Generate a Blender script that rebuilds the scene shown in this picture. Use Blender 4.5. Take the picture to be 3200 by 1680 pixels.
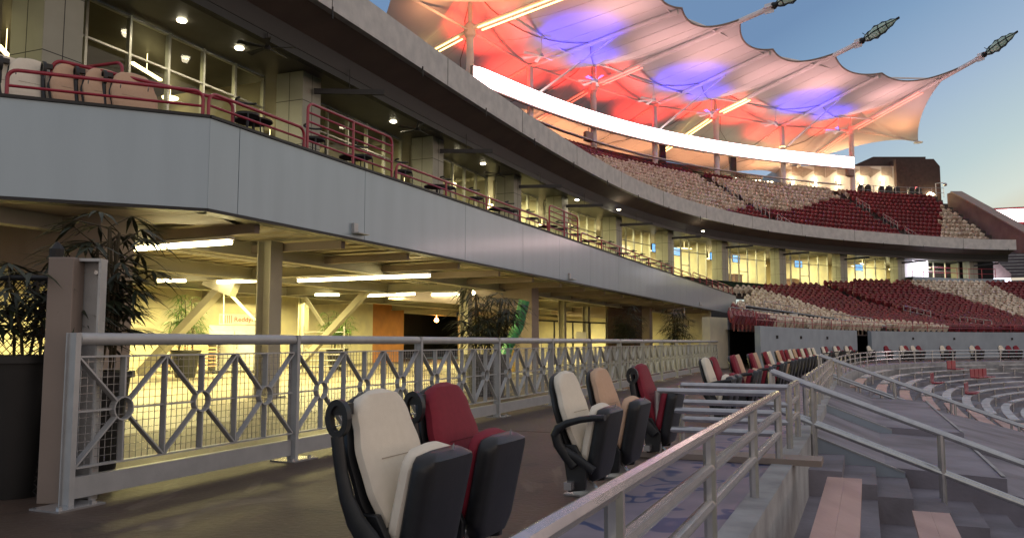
import bpy, math, random
from mathutils import Vector, Matrix
random.seed(7)
PI = math.pi
# ---------------------------------------------------------------- camera, world, sun, exposure
SC = bpy.context.scene
for _o in list(bpy.data.objects): bpy.data.objects.remove(_o)
FPX, HOR, CZ = 2550.0, 1068.0, 1.04
PITCH = math.atan((HOR-840)/FPX)
cam = bpy.data.objects.new('camera', bpy.data.cameras.new('camera'))
SC.collection.objects.link(cam)
cam.location = (0, 0, CZ)
cam.rotation_euler = (PI/2+PITCH, 0, 0)
cam.data.sensor_width = 36; cam.data.lens = FPX/3200*36
cam.data.clip_start = .05; cam.data.clip_end = 3000
SC.camera = cam
W = bpy.data.worlds.new('World'); SC.world = W; W.use_nodes = True
nt = W.node_tree; bg = nt.nodes['Background']
EXPO = .35
SUN_AZ = 90.0
sky = nt.nodes.new('ShaderNodeTexSky'); sky.sky_type = 'NISHITA'; sky.sun_disc = False
sky.sun_elevation = math.radians(0.5); sky.sun_rotation = math.radians(SUN_AZ)
# twilight gradient: elevation lowered towards the afterglow on the right
N_, L_ = nt.nodes, nt.links
tcw = N_.new('ShaderNodeTexCoord'); sxyz = N_.new('ShaderNodeSeparateXYZ'); L_.new(tcw.outputs['Generated'], sxyz.inputs[0])
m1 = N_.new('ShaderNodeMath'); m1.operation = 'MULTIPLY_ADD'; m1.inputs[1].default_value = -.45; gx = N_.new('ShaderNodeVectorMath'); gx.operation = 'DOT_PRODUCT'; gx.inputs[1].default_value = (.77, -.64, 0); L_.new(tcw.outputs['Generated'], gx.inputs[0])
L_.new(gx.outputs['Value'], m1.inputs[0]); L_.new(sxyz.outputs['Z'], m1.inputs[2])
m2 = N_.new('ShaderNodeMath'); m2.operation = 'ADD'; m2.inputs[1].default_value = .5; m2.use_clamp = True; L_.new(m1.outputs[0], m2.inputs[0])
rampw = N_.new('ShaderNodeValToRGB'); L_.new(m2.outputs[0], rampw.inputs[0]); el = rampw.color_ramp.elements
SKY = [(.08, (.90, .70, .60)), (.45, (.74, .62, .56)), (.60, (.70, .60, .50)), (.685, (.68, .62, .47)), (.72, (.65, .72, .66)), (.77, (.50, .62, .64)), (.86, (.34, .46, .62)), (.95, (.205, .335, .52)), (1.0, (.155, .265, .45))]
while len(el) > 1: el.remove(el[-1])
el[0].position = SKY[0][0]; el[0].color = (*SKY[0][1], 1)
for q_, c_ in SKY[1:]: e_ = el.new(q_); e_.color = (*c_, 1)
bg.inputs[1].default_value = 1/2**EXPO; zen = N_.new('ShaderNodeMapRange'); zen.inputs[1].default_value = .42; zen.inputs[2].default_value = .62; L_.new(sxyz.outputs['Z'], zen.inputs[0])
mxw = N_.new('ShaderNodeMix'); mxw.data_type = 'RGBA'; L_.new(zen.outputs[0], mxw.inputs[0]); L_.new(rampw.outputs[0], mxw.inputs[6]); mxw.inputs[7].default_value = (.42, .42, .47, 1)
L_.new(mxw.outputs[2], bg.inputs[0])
bg2 = N_.new('ShaderNodeBackground'); bg2.inputs[1].default_value = .02; L_.new(sky.outputs[0], bg2.inputs[0])
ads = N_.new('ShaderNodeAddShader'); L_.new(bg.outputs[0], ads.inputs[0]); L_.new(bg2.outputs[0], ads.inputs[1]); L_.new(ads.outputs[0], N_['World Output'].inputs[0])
sl = bpy.data.lights.new('sun', 'SUN'); sl.energy = .02; sl.angle = math.radians(12); sl.color = (1, .8, .6)
so = bpy.data.objects.new('sun', sl); SC.collection.objects.link(so)
so.rotation_euler = (math.radians(90-3), 0, math.radians(180-SUN_AZ))
SC.view_settings.view_transform = 'Standard'; SC.view_settings.look = 'None'
SC.view_settings.exposure = EXPO; SC.view_settings.gamma = 1; SC.view_settings.use_curve_mapping = False
SC.render.engine = 'CYCLES'
SC.cycles.use_denoising = True
try: SC.cycles.denoiser = 'OPENIMAGEDENOISE'
except Exception: pass
SC.cycles.max_bounces = 6; SC.cycles.diffuse_bounces = 3; SC.cycles.glossy_bounces = 3
SC.cycles.transmission_bounces = 4; SC.cycles.transparent_max_bounces = 16
SC.cycles.sample_clamp_direct = 12; SC.cycles.sample_clamp_indirect = 3; SC.cycles.caustics_reflective = False; SC.cycles.caustics_refractive = False
COL = SC.collection
# ---------------------------------------------------------------- pixel (photo 3200x1680) -> world helpers
SP, CP = math.sin(PITCH), math.cos(PITCH)
def ray(u, v):
    x, y = (u-1600)/FPX, (840-v)/FPX
    return Vector((x, CP-y*SP, SP+y*CP))
def atz(u, v, z):
    r = ray(u, v); t = (z-CZ)/r.z
    return Vector((r.x*t, r.y*t, z))
def aty(u, v, Y):
    r = ray(u, v); t = Y/r.y
    return Vector((r.x*t, Y, CZ+r.z*t))
def proj(p):
    d = Vector(p)-Vector((0, 0, CZ))
    zc = d.y*CP+d.z*SP; yc = -d.y*SP+d.z*CP
    return (1600+FPX*d.x/zc, 840-FPX*yc/zc)
# ---------------------------------------------------------------- materials
MATS = {}
def mat(name, col, rough=.6, metal=0., col2=None, scale=4., detail=4., bump=0., bscale=None, mixp=(.35, .65), stretch=None, spec=.5, coat=0, trans=None):
    m = bpy.data.materials.new(name); m.use_nodes = True; MATS[name] = m
    n = m.node_tree.nodes; l = m.node_tree.links; b = n['Principled BSDF']
    b.inputs['Base Color'].default_value = (*col, 1); b.inputs['Roughness'].default_value = rough
    b.inputs['Metallic'].default_value = metal; b.inputs['Specular IOR Level'].default_value = spec
    if coat: b.inputs['Coat Weight'].default_value = coat; b.inputs['Coat Roughness'].default_value = .12
    if col2 is None: col2 = tuple(c*.8 for c in col)
    tc = n.new('ShaderNodeTexCoord'); vec = tc.outputs['Object']
    geo = n.new('ShaderNodeNewGeometry'); vec = geo.outputs['Position']
    if stretch:
        mp = n.new('ShaderNodeMapping'); mp.inputs['Scale'].default_value = stretch
        l.new(vec, mp.inputs[0]); vec = mp.outputs[0]
    no = n.new('ShaderNodeTexNoise'); no.inputs['Scale'].default_value = scale; no.inputs['Detail'].default_value = detail
    l.new(vec, no.inputs['Vector'])
    cr = n.new('ShaderNodeValToRGB'); cr.color_ramp.elements[0].position = mixp[0]; cr.color_ramp.elements[1].position = mixp[1]
    cr.color_ramp.elements[0].color = (*col, 1); cr.color_ramp.elements[1].color = (*col2, 1)
    l.new(no.outputs['Fac'], cr.inputs[0]); l.new(cr.outputs[0], b.inputs['Base Color'])
    if bump:
        nb = n.new('ShaderNodeTexNoise'); nb.inputs['Scale'].default_value = bscale or scale*6; nb.inputs['Detail'].default_value = 5
        l.new(vec, nb.inputs['Vector'])
        bm = n.new('ShaderNodeBump'); bm.inputs['Strength'].default_value = bump; bm.inputs['Distance'].default_value = .02
        l.new(nb.outputs['Fac'], bm.inputs['Height']); l.new(bm.outputs[0], b.inputs['Normal'])
    return m
def emis(name, col, st):
    m = bpy.data.materials.new(name); m.use_nodes = True; MATS[name] = m
    b = m.node_tree.nodes['Principled BSDF']
    b.inputs['Base Color'].default_value = (.8, .8, .8, 1)
    b.inputs['Emission Color'].default_value = (*col, 1); b.inputs['Emission Strength'].default_value = st
    return m
M_fascia = mat('grey painted steel fascia', (.36, .455, .53), .34, .2, (.31, .395, .465), 1.4, 6, bump=.05, bscale=60, coat=.35, stretch=(1.6, 1.6, .22), mixp=(.3, .75))
M_conc = mat('deck concrete', (.62, .61, .60), .8, 0, (.50, .50, .50), 2.2, bump=.25, bscale=9)
M_conc_d = mat('brown underside concrete', (.03, .022, .019), .8, 0, (.022, .017, .015), .8, bump=.1)
M_conc_b = mat('brown underside with painted bounce', (.16, .12, .105), .8, 0, (.13, .10, .09), .8)  # brown lifted in colour to stand in for light bounced off the ground
M_black = mat('black steel', (.012, .012, .014), .5)
M_ceil = mat('dark suite ceiling', (.10, .095, .085), .5, 0, (.085, .08, .07), 2)
M_panel = mat('suite column panel', (.36, .36, .30), .5, .1, (.33, .33, .27), 2)
M_alu = mat('pale aluminium mullion', (.55, .55, .5), .4, .3)
M_red = mat('maroon painted rail', (.36, .018, .045), .32, 0, (.30, .014, .035), 8, coat=.3)
M_white = mat('white painted steel', (.78, .76, .76), .62, 0, (.72, .7, .7), 2)
M_galv = mat('galvanised steel', (.52, .51, .51), .24, .6, (.42, .42, .43), 12, coat=.5)
M_gate = mat('grey painted steel', (.47, .48, .49), .42, .2, (.41, .42, .43), 7, bump=.08, bscale=80)
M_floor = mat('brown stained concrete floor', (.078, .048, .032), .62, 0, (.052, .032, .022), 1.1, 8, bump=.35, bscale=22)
def floor_mat():
    m = M_floor; n = m.node_tree.nodes; l = m.node_tree.links; b = n['Principled BSDF']; src = b.inputs['Base Color'].links[0].from_socket
    geo = n.new('ShaderNodeNewGeometry')
    def layer(src, scale, lo, hi, col, fac, det=6, dist=0., st=None):
        v = geo.outputs['Position']
        if st: mp = n.new('ShaderNodeMapping'); mp.inputs['Rotation'].default_value = (0, 0, .42); mp.inputs['Scale'].default_value = st; l.new(v, mp.inputs[0]); v = mp.outputs[0]
        no = n.new('ShaderNodeTexNoise'); no.inputs['Scale'].default_value = scale; no.inputs['Detail'].default_value = det; no.inputs['Distortion'].default_value = dist; l.new(v, no.inputs[0])
        r = n.new('ShaderNodeMapRange'); r.inputs[1].default_value = lo; r.inputs[2].default_value = hi; r.inputs[4].default_value = fac; l.new(no.outputs['Fac'], r.inputs[0])
        mx = n.new('ShaderNodeMix'); mx.data_type = 'RGBA'; l.new(r.outputs[0], mx.inputs[0]); l.new(src, mx.inputs[6]); mx.inputs[7].default_value = (*col, 1); return mx.outputs[2]
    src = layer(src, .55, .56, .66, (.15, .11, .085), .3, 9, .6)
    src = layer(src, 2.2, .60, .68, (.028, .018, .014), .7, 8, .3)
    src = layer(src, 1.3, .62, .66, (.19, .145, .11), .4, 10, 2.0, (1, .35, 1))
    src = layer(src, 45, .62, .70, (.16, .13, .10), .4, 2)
    l.new(src, b.inputs['Base Color'])
    return m
floor_mat()
M_floor_in = mat('pale concourse floor', (.19, .165, .13), .45, 0, (.14, .12, .095), .9, 8, bump=.2, bscale=14)
M_kerb = mat('pale kerb concrete', (.40, .41, .42), .8, 0, (.26, .26, .27), 2.4, 7, bump=.3, bscale=18)
M_tread = mat('weathered bleacher concrete', (.27, .255, .30), .8, 0, (.15, .14, .16), 1.0, 8, bump=.35, bscale=16)
M_bench = mat('worn aluminium bench plank', (.56, .38, .33), .5, .1, (.42, .26, .225), 3, 6, bump=.12, bscale=90, stretch=(1, .25, 1))  # pinkish tint puts the red glow on the near benches into the colour
M_benchf = mat('pale aluminium bench', (.60, .62, .64), .45, .3, (.34, .33, .34), 2.5)
M_cream = mat('cream seat fabric', (.80, .73, .61), .85, 0, (.77, .70, .58), 30, bump=.15, bscale=300)
M_tan = mat('tan seat fabric', (.62, .42, .29), .85, 0, (.60, .40, .27), 30, bump=.15, bscale=300)
M_maroon = mat('maroon seat fabric', (.24, .012, .03), .75, 0, (.215, .010, .026), 30, bump=.15, bscale=300)
M_plast = mat('black seat plastic', (.016, .017, .02), .42, 0, (.011, .012, .014), 20, bump=.06, bscale=200)
M_seatw = mat('cream plastic seat', (.66, .58, .47), .55, 0, (.40, .30, .22), 2.1, 1, mixp=(.50, .56))
M_seatr = mat('maroon plastic seat', (.20, .016, .026), .5, 0, (.12, .012, .018), 2.1, 1, mixp=(.46, .54))
M_terr = mat('terrace concrete dark', (.07, .05, .048), .85, 0, (.045, .034, .03), 1)
M_wall_y = mat('painted block wall', (.62, .58, .42), .75, 0, (.5, .47, .38), 1.5, bump=.1)
M_orange = mat('wall with painted orange lamp glow', (.42, .17, .05), .7, 0, (.32, .13, .045), 2)  # light of the orange lamp painted into the colour of this wall stretch
M_beam = mat('cream painted steel beam', (.42, .40, .33), .5, 0, (.37, .35, .29), 2)
M_bent = mat('brown grey steel bent', (.27, .22, .19), .6, 0, (.23, .185, .16), 2)
M_soffit = mat('balcony soffit deck', (.42, .38, .28), .6, 0, (.36, .32, .24), 2)
M_wallg = mat('grey retaining wall', (.34, .40, .46), .75, 0, (.29, .34, .40), 1.4, bump=.1)
M_dark = mat('painted recess shade', (.02, .022, .028), .9)  # near-black colour stands in for the shade inside deep openings
M_brownb = mat('dark brown brick wall', (.075, .045, .04), .85, 0, (.055, .033, .03), 3, bump=.3)
M_leaf = mat('palm leaf', (.09, .20, .05), .4, 0, (.15, .28, .07), 6)  # leaf colour brightened for the palms under the tube lamps
M_leafd = mat('palm leaf in painted shade', (.015, .022, .010), .5, 0, (.028, .038, .016), 6)  # same leaf darkened in colour for the palms standing unlit
M_stem = mat('palm stem', (.07, .055, .03), .8)
M_pot = mat('black planter', (.014, .014, .015), .5)
M_grass = mat('field grass', (.05, .10, .03), .9, 0, (.04, .08, .025), .3)
M_freezer = mat('white enamel', (.72, .72, .68), .35)
M_yel = mat('yellow plastic', (.75, .52, .03), .45)
M_wood = mat('brown slat stack', (.28, .16, .09), .7, 0, (.2, .11, .06), 5)
M_green = mat('green pipe', (.05, .28, .13), .4)
M_txt = mat('dark red lettering', (.3, .02, .02), .6)
M_lens = mat('green lamp glass', (.36, .52, .40), .5, 0, (.52, .66, .55), 3)
def paint_mat():
    m = bpy.data.materials.new('blue scuffed deck paint'); m.use_nodes = True
    n = m.node_tree.nodes; l = m.node_tree.links; b = n['Principled BSDF']; b.inputs['Roughness'].default_value = .55
    geo = n.new('ShaderNodeNewGeometry')
    mp = n.new('ShaderNodeMapping'); mp.inputs['Rotation'].default_value = (0, 0, math.radians(24)); mp.inputs['Scale'].default_value = (1, .8, 1)
    l.new(geo.outputs['Position'], mp.inputs[0])
    no = n.new('ShaderNodeTexNoise'); no.inputs['Scale'].default_value = 1.3; no.inputs['Detail'].default_value = 1; no.inputs['Distortion'].default_value = 1.5
    l.new(mp.outputs[0], no.inputs[0])
    mt = n.new('ShaderNodeMath'); mt.operation = 'MULTIPLY'; mt.inputs[1].default_value = 22
    l.new(no.outputs['Fac'], mt.inputs[0])
    si = n.new('ShaderNodeMath'); si.operation = 'SINE'; l.new(mt.outputs[0], si.inputs[0])
    cr = n.new('ShaderNodeValToRGB'); cr.color_ramp.elements[0].position = .80; cr.color_ramp.elements[1].position = .97
    cr.color_ramp.elements[0].color = (.24, .22, .27, 1); cr.color_ramp.elements[1].color = (.045, .07, .18, 1)
    l.new(si.outputs[0], cr.inputs[0])
    n2 = n.new('ShaderNodeTexNoise'); n2.inputs['Scale'].default_value = 2.5; n2.inputs['Detail'].default_value = 8
    l.new(geo.outputs['Position'], n2.inputs[0])
    c2 = n.new('ShaderNodeValToRGB'); c2.color_ramp.elements[0].position = .35; c2.color_ramp.elements[1].position = .7
    c2.color_ramp.elements[0].color = (.75, .75, .78, 1); c2.color_ramp.elements[1].color = (1.15, 1.05, 1.08, 1)
    l.new(n2.outputs['Fac'], c2.inputs[0])
    mx = n.new('ShaderNodeMix'); mx.data_type = 'RGBA'; mx.blend_type = 'MULTIPLY'; mx.inputs[0].default_value = 1
    l.new(cr.outputs[0], mx.inputs[6]); l.new(c2.outputs[0], mx.inputs[7]); l.new(mx.outputs[2], b.inputs['Base Color'])
    return m
M_paint = paint_mat()
def fabric_mat():
    m = bpy.data.materials.new('white tensile membrane'); m.use_nodes = True
    n = m.node_tree.nodes; l = m.node_tree.links; n.remove(n['Principled BSDF'])
    geo = n.new('ShaderNodeNewGeometry'); no = n.new('ShaderNodeTexNoise'); no.inputs['Scale'].default_value = .35; no.inputs['Detail'].default_value = 5
    l.new(geo.outputs['Position'], no.inputs[0])
    cr = n.new('ShaderNodeValToRGB'); cr.color_ramp.elements[0].color = (.72, .70, .68, 1); cr.color_ramp.elements[1].color = (.62, .58, .55, 1)
    l.new(no.outputs['Fac'], cr.inputs[0])
    d = n.new('ShaderNodeBsdfDiffuse'); t = n.new('ShaderNodeBsdfTranslucent'); mx = n.new('ShaderNodeMixShader'); mx.inputs[0].default_value = .18
    l.new(cr.outputs[0], d.inputs[0]); l.new(cr.outputs[0], t.inputs[0]); l.new(d.outputs[0], mx.inputs[1]); l.new(t.outputs[0], mx.inputs[2])
    l.new(mx.outputs[0], n['Material Output'].inputs[0])
    return m
M_fabric = fabric_mat()
def glass_mat():
    m = bpy.data.materials.new('window glass'); m.use_nodes = True
    n = m.node_tree.nodes; l = m.node_tree.links; n.remove(n['Principled BSDF'])
    t = n.new('ShaderNodeBsdfTransparent'); t.inputs[0].default_value = (.9, .93, .88, 1)
    g = n.new('ShaderNodeBsdfGlossy'); g.inputs['Roughness'].default_value = .02
    mx = n.new('ShaderNodeMixShader'); mx.inputs[0].default_value = .06; l.new(t.outputs[0], mx.inputs[1]); l.new(g.outputs[0], mx.inputs[2])
    l.new(mx.outputs[0], n['Material Output'].inputs[0]); return m
M_glass = glass_mat()
E_tube = emis('lit fluorescent tube', (1, .86, .45), 22)
E_down = emis('lit downlight', (1, .9, .62), 22)
E_pend = emis('lit pendant lamp', (1, .80, .36), 4)
E_ribbon = emis('lit ribbon board', (1, .68, .66), 6)
E_screen = emis('lit blue screen', (.12, .48, 1), 1.1)
E_yel = emis('lit yellow tube', (1, .66, .20), 4)
E_redt = emis('lit red tube', (1, .13, .07), 1.5)
E_sconce = emis('lit wall sconce', (1, .85, .5), 30)
E_or = emis('lit orange lamp', (1, .45, .1), 20)
E_exit = emis('lit exit sign', (1, .1, .15), 2)
E_blue = emis('lit blue white lamp', (.6, .6, 1), 8)
# ---------------------------------------------------------------- mesh builder
LOCAL = set(); BASES = {}
class MB:
    def __init__(s): s.v = []; s.f = []
    def quad(s, a, b, c, d): i = len(s.v); s.v += [tuple(a), tuple(b), tuple(c), tuple(d)]; s.f.append((i, i+1, i+2, i+3)); return s
    def poly(s, pts): i = len(s.v); s.v += [tuple(p) for p in pts]; s.f.append(tuple(range(i, i+len(pts)))); return s
    def box(s, c, size, x=None, y=None, z=None):
        c = Vector(c); x = Vector(x or (1, 0, 0)).normalized(); z = Vector(z or (0, 0, 1)).normalized()
        y = Vector(y).normalized() if y else z.cross(x)
        hx, hy, hz = size[0]/2, size[1]/2, size[2]/2; i = len(s.v)
        for a in (-1, 1):
            for b in (-1, 1):
                for d in (-1, 1): s.v.append(tuple(c+x*hx*a+y*hy*b+z*hz*d))
        for q in ((0, 1, 3, 2), (4, 6, 7, 5), (0, 4, 5, 1), (2, 3, 7, 6), (0, 2, 6, 4), (1, 5, 7, 3)): s.f.append(tuple(i+k for k in q))
        return s
    def bar(s, a, b, w, h, up=(0, 0, 1)):
        a, b = Vector(a), Vector(b); d = (b-a); L = d.length
        if L < 1e-6: return s
        d.normalize(); up = Vector(up); y = up.cross(d)
        if y.length < 1e-4: y = Vector((1, 0, 0)).cross(d)
        y.normalize(); z = d.cross(y)
        return s.box((a+b)/2, (L, w, h), d, y, z)
    def tube(s, pts, r, n=8, caps=True, r2=None):
        pts = [Vector(p) for p in pts]; m = len(pts); i0 = len(s.v)
        pv = None
        for k, p in enumerate(pts):
            t = (pts[min(k+1, m-1)]-pts[max(k-1, 0)]).normalized()
            if pv is None: a = Vector((0, 0, 1)) if abs(t.z) < .9 else Vector((1, 0, 0))
            else: a = pv
            b = (a-t*a.dot(t)).normalized(); pv = b; c = t.cross(b)
            rr = r if r2 is None else r+(r2-r)*k/(m-1)
            for j in range(n):
                an = 2*PI*j/n; s.v.append(tuple(p+b*math.cos(an)*rr+c*math.sin(an)*rr))
        for k in range(m-1):
            for j in range(n):
                a = i0+k*n+j; b = i0+k*n+(j+1) % n; s.f.append((a, b, b+n, a+n))
        if caps: s.f.append(tuple(i0+j for j in range(n))[::-1]); s.f.append(tuple(i0+(m-1)*n+j for j in range(n)))
        return s
    def loft(s, rings, closed=True, caps=True):
        i0 = len(s.v); n = len(rings[0])
        for r in rings: s.v += [tuple(p) for p in r]
        for k in range(len(rings)-1):
            for j in range(n if closed else n-1):
                a = i0+k*n+j; b = i0+k*n+(j+1) % n; s.f.append((a, b, b+n, a+n))
        if caps and closed: s.f.append(tuple(i0+j for j in range(n))[::-1]); s.f.append(tuple(i0+(len(rings)-1)*n+j for j in range(n)))
        return s
    def extr(s, poly, off):
        off = Vector(off); A = [Vector(p) for p in poly]; B = [p+off for p in A]
        return s.loft([A, B])
    def lathe(s, prof, c, n=20):
        c = Vector(c); rings = [[c+Vector((r*math.cos(2*PI*j/n), r*math.sin(2*PI*j/n), z)) for j in range(n)] for r, z in prof]
        return s.loft(rings)
    def build(s, name, m, parent=None, smooth=False, bevel=0, kind=None, label=None, cat=None, group=None):
        me = bpy.data.meshes.new(name); me.from_pydata(s.v, [], s.f); me.update()
        import bmesh
        b = bmesh.new(); b.from_mesh(me); bmesh.ops.recalc_face_normals(b, faces=b.faces); b.to_mesh(me); b.free()
        me.materials.append(m)
        if smooth:
            for p in me.polygons: p.use_smooth = True
            try: me.set_sharp_from_angle(angle=math.radians(42))
            except Exception: pass
        o = bpy.data.objects.new(name, me); COL.objects.link(o)
        if parent is not None: o.parent = parent; o.matrix_parent_inverse = Matrix() if parent.name in LOCAL or parent.name not in BASES else Matrix.Translation(-Vector(BASES[parent.name]))
        if bevel:
            md = o.modifiers.new('bevel', 'BEVEL'); md.width = bevel; md.segments = 2; md.limit_method = 'ANGLE'
        if kind: o['kind'] = kind
        if label: o['label'] = label
        if cat: o['category'] = cat
        if group: o['group'] = group
        return o
def thing(name, label, cat, loc=(0, 0, 0), rz=None, group=None):
    """Empty at the base. rz None: children are built in world coordinates; else in local ones."""
    o = bpy.data.objects.new(name, None); COL.objects.link(o); o.empty_display_size = .1
    o.location = loc; o['label'] = label; o['category'] = cat
    if rz is not None: o.rotation_euler = (0, 0, rz); LOCAL.add(o.name)
    BASES[o.name] = tuple(loc)
    if group: o['group'] = group
    return o
def kids(o): return [c for c in bpy.data.objects if c.parent == o]
def dup(o, loc=None, rz=None, label=None, group=None, kidlist=None):
    r = o.copy(); COL.objects.link(r)
    for ch, sub in (kidlist if kidlist is not None else [(c, kids(c)) for c in kids(o)]):
        c = ch.copy(); COL.objects.link(c); c.parent = r
        for g in sub: d = g.copy(); COL.objects.link(d); d.parent = c
    if loc is not None: r.location = loc
    if rz is not None: r.rotation_euler = (0, 0, rz)
    if label: r['label'] = label
    if group: r['group'] = group
    return r
def light(name, kind, loc, col, power, size=.3, tgt=None, angle=None, parent=None, blend=.6, sy=None):
    L = bpy.data.lights.new(name, kind); L.color = col; L.energy = power
    if kind == 'AREA':
        L.size = size
        if sy: L.shape = 'RECTANGLE'; L.size_y = sy
    else: L.shadow_soft_size = size
    if kind == 'SPOT': L.spot_size = math.radians(angle or 90); L.spot_blend = blend
    o = bpy.data.objects.new(name, L); COL.objects.link(o); o.location = loc
    if tgt is not None: o.rotation_euler = (Vector(tgt)-Vector(loc)).to_track_quat('-Z', 'Y').to_euler()
    return o
# ---------------------------------------------------------------- curves in plan
class Curve:
    def __init__(s, pts, it=3):
        p = [Vector((a[0], a[1])) for a in pts]
        for _ in range(it):
            q = [p[0]]
            for a, b in zip(p, p[1:]): q += [a*.75+b*.25, a*.25+b*.75]
            q.append(p[-1]); p = q
        s.p = p; s.s = [0]
        for a, b in zip(p, p[1:]): s.s.append(s.s[-1]+(b-a).length)
        s.L = s.s[-1]
    def at(s, t):
        t0 = min(max(t, 0), s.L-1e-6); i = 0
        import bisect
        i = max(0, min(bisect.bisect_right(s.s, t0)-1, len(s.p)-2))
        d = (s.p[i+1]-s.p[i]).normalized()
        return s.p[i]+d*(t-s.s[i])
    def tan(s, t): return (s.at(t+.6)-s.at(t-.6)).normalized()
    def nor(s, t): d = s.tan(t); return Vector((-d.y, d.x))
    def off(s, t, o, z=0): p = s.at(t)+s.nor(t)*o; return Vector((p.x, p.y, z))
    def hit(s, u, v, o=0):
        r = ray(u, v); best = None; t = 0
        prev = None
        while t < s.L:
            p = s.off(t, o); g = p.x*r.y-p.y*r.x
            if prev is not None and prev < 0 <= g and p.y > 0: return t
            prev = g if p.y > .5 else None; t += .1
        return None
    def near(s, p):
        best = (1e9, 0); n = 160
        for k in range(n+1):
            t = s.L*k/n; d = (s.at(t)-Vector((p[0], p[1]))).length
            if d < best[0]: best = (d, t)
        return best[1]
def strip(mb, cv, t0, t1, prof, step=1.0):
    """prof: list of (offset,z); open ribbon along curve"""
    n = max(1, int(math.ceil((t1-t0)/step))); rings = []
    for k in range(n+1):
        t = t0+(t1-t0)*k/n; rings.append([cv.off(t, o, z) for o, z in prof])
    mb.loft(rings, closed=False, caps=False)
    return mb
def solid(mb, cv, t0, t1, prof, step=1.0):
    n = max(1, int(math.ceil((t1-t0)/step)))
    mb.loft([[cv.off(t0+(t1-t0)*k/n, o, z) for o, z in prof] for k in range(n+1)]); return mb

# upper deck edge
Cpx = [(1151, 0), (1244, 68), (1337, 137), (1430, 205), (1522, 272), (1603, 328), (1684, 381), (1780, 446), (1883, 514), (1959, 560), (2040, 603), (2170, 651), (2281, 677), (2429, 701), (2600, 716), (2735, 730), (2870, 739), (3055, 747)]
ZD = 11.04
cp = [atz(u, v, ZD) for u, v in Cpx]
for _ in range(6): cp = [cp[0]]+[(a+b*2+c)/4 for a, b, c in zip(cp, cp[1:], cp[2:])]+[cp[-1]]
d0 = (cp[5]-cp[0]).normalized()
C = Curve([cp[0]-d0*16]+[cp[0]-d0*8]+cp+[cp[-1]+Vector((4.0, .4, 0))], 2)
# kerb of the lower platform
R = Curve([(-3.5, -6.5), (-1.3, -1.2), (.17, 2.35), (1.48, 5.39), (2.24, 7.13), (4.33, 12.0), (8.3, 21.5), (11.6, 28.6), (15.2, 35.2), (19.5, 40.3), (24.5, 43.6), (31, 45.8), (39, 47.2), (50, 48)], 2)
Wc = Curve([(9.8, 32.3), (14.3, 39.6), (18.6, 45), (23, 49.3), (28, 52.5), (35, 55.3), (45, 57.5), (56, 58.5)], 2)
# balcony fascia line
BD = Vector((.402, .9156)); BN = Vector((-.9156, .402)); B0 = Vector((-4.4, 11.65)); BL = 50.5
ZB, ZT = 2.96, 4.285
def bal(s, t, z=0): p = B0+BD*s+BN*t; return Vector((p.x, p.y, z))

M_redseam = mat('dark maroon thread', (.09, .006, .012), .9)
M_crseam = mat('brown thread', (.40, .32, .25), .9)
M_seam = mat('grey fabric seam', (.55, .50, .48), .8)
M_bitu = mat('dark joint filler', (.03, .025, .022), .8)
# ================================================================ SETTING: ground
mb = MB(); mb.poly([(-400, -200, -9.5), (600, -200, -9.5), (600, 900, -9.5), (-400, 900, -9.5)])
mb.build('ground', M_grass, kind='structure')
# lower platform (walkway level z=0) left of the kerb
mb = MB(); strip(mb, R, 0, R.L, [(0, 0), (1.02, 0)], .8); 
pf = MB(); strip(pf, R, 0, R.L, [(1.02, 0), (7.0, 0)], .8)
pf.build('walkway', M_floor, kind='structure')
mb.build('painted_walkway', M_paint, kind='structure')
for k in range(6):
    mb = MB(); t_ = 10.2+k*6.1; a, b = R.off(t_, 1.1, .003), R.off(t_, 6.8, .003); mb.bar(a, b, .008, .002); mb.build('floor_joint', M_bitu, kind='structure')
mb = MB(); mb.poly([tuple(bal(-14, -3.9, -.006)), tuple(bal(60, -3.9, -.006)), tuple(bal(60, 15, -.006)), tuple(bal(-14, 15, -.006))])
mb.build('concourse_floor', M_floor_in, kind='structure')

# ================================================================ BALCONY (grey fascia band)
BA = thing('balcony', 'long grey steel fronted balcony with faceted corner over the lit concourse', 'balcony', tuple(bal(0, 0, 0)))
K0 = Vector((B0.x, B0.y)); _l = atz(0, 303, ZT); LE = K0+(Vector((_l.x, _l.y))-K0)*2.6; KE = Vector(bal(BL, 0)[:2])
mb = MB()
def fpanel(a, b, z0=ZB, z1=ZT, th=.14):
    a = Vector(a[:2]); b = Vector(b[:2]); n = Vector((-(b-a).y, (b-a).x)).normalized()*th
    mb.loft([[(p.x, p.y, z0), (p.x, p.y, z1), (p.x+n.x, p.y+n.y, z1), (p.x+n.x, p.y+n.y, z0)] for p in (a, b)])
fpanel(LE, K0)
mb.build('fascia_return', M_fascia, BA)
mb = MB()
ss = [0, .62, 4.0, 8.2, 11.7, 14.6, 17.6, 21, 25, 29, 33.5, 38, 42.5, 46.5, BL]
for a, b in zip(ss, ss[1:]): fpanel(bal(a+.006, 0), bal(b-.006, 0))
mb.build('fascia', M_fascia, BA, bevel=.004)
mb = MB()
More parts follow.
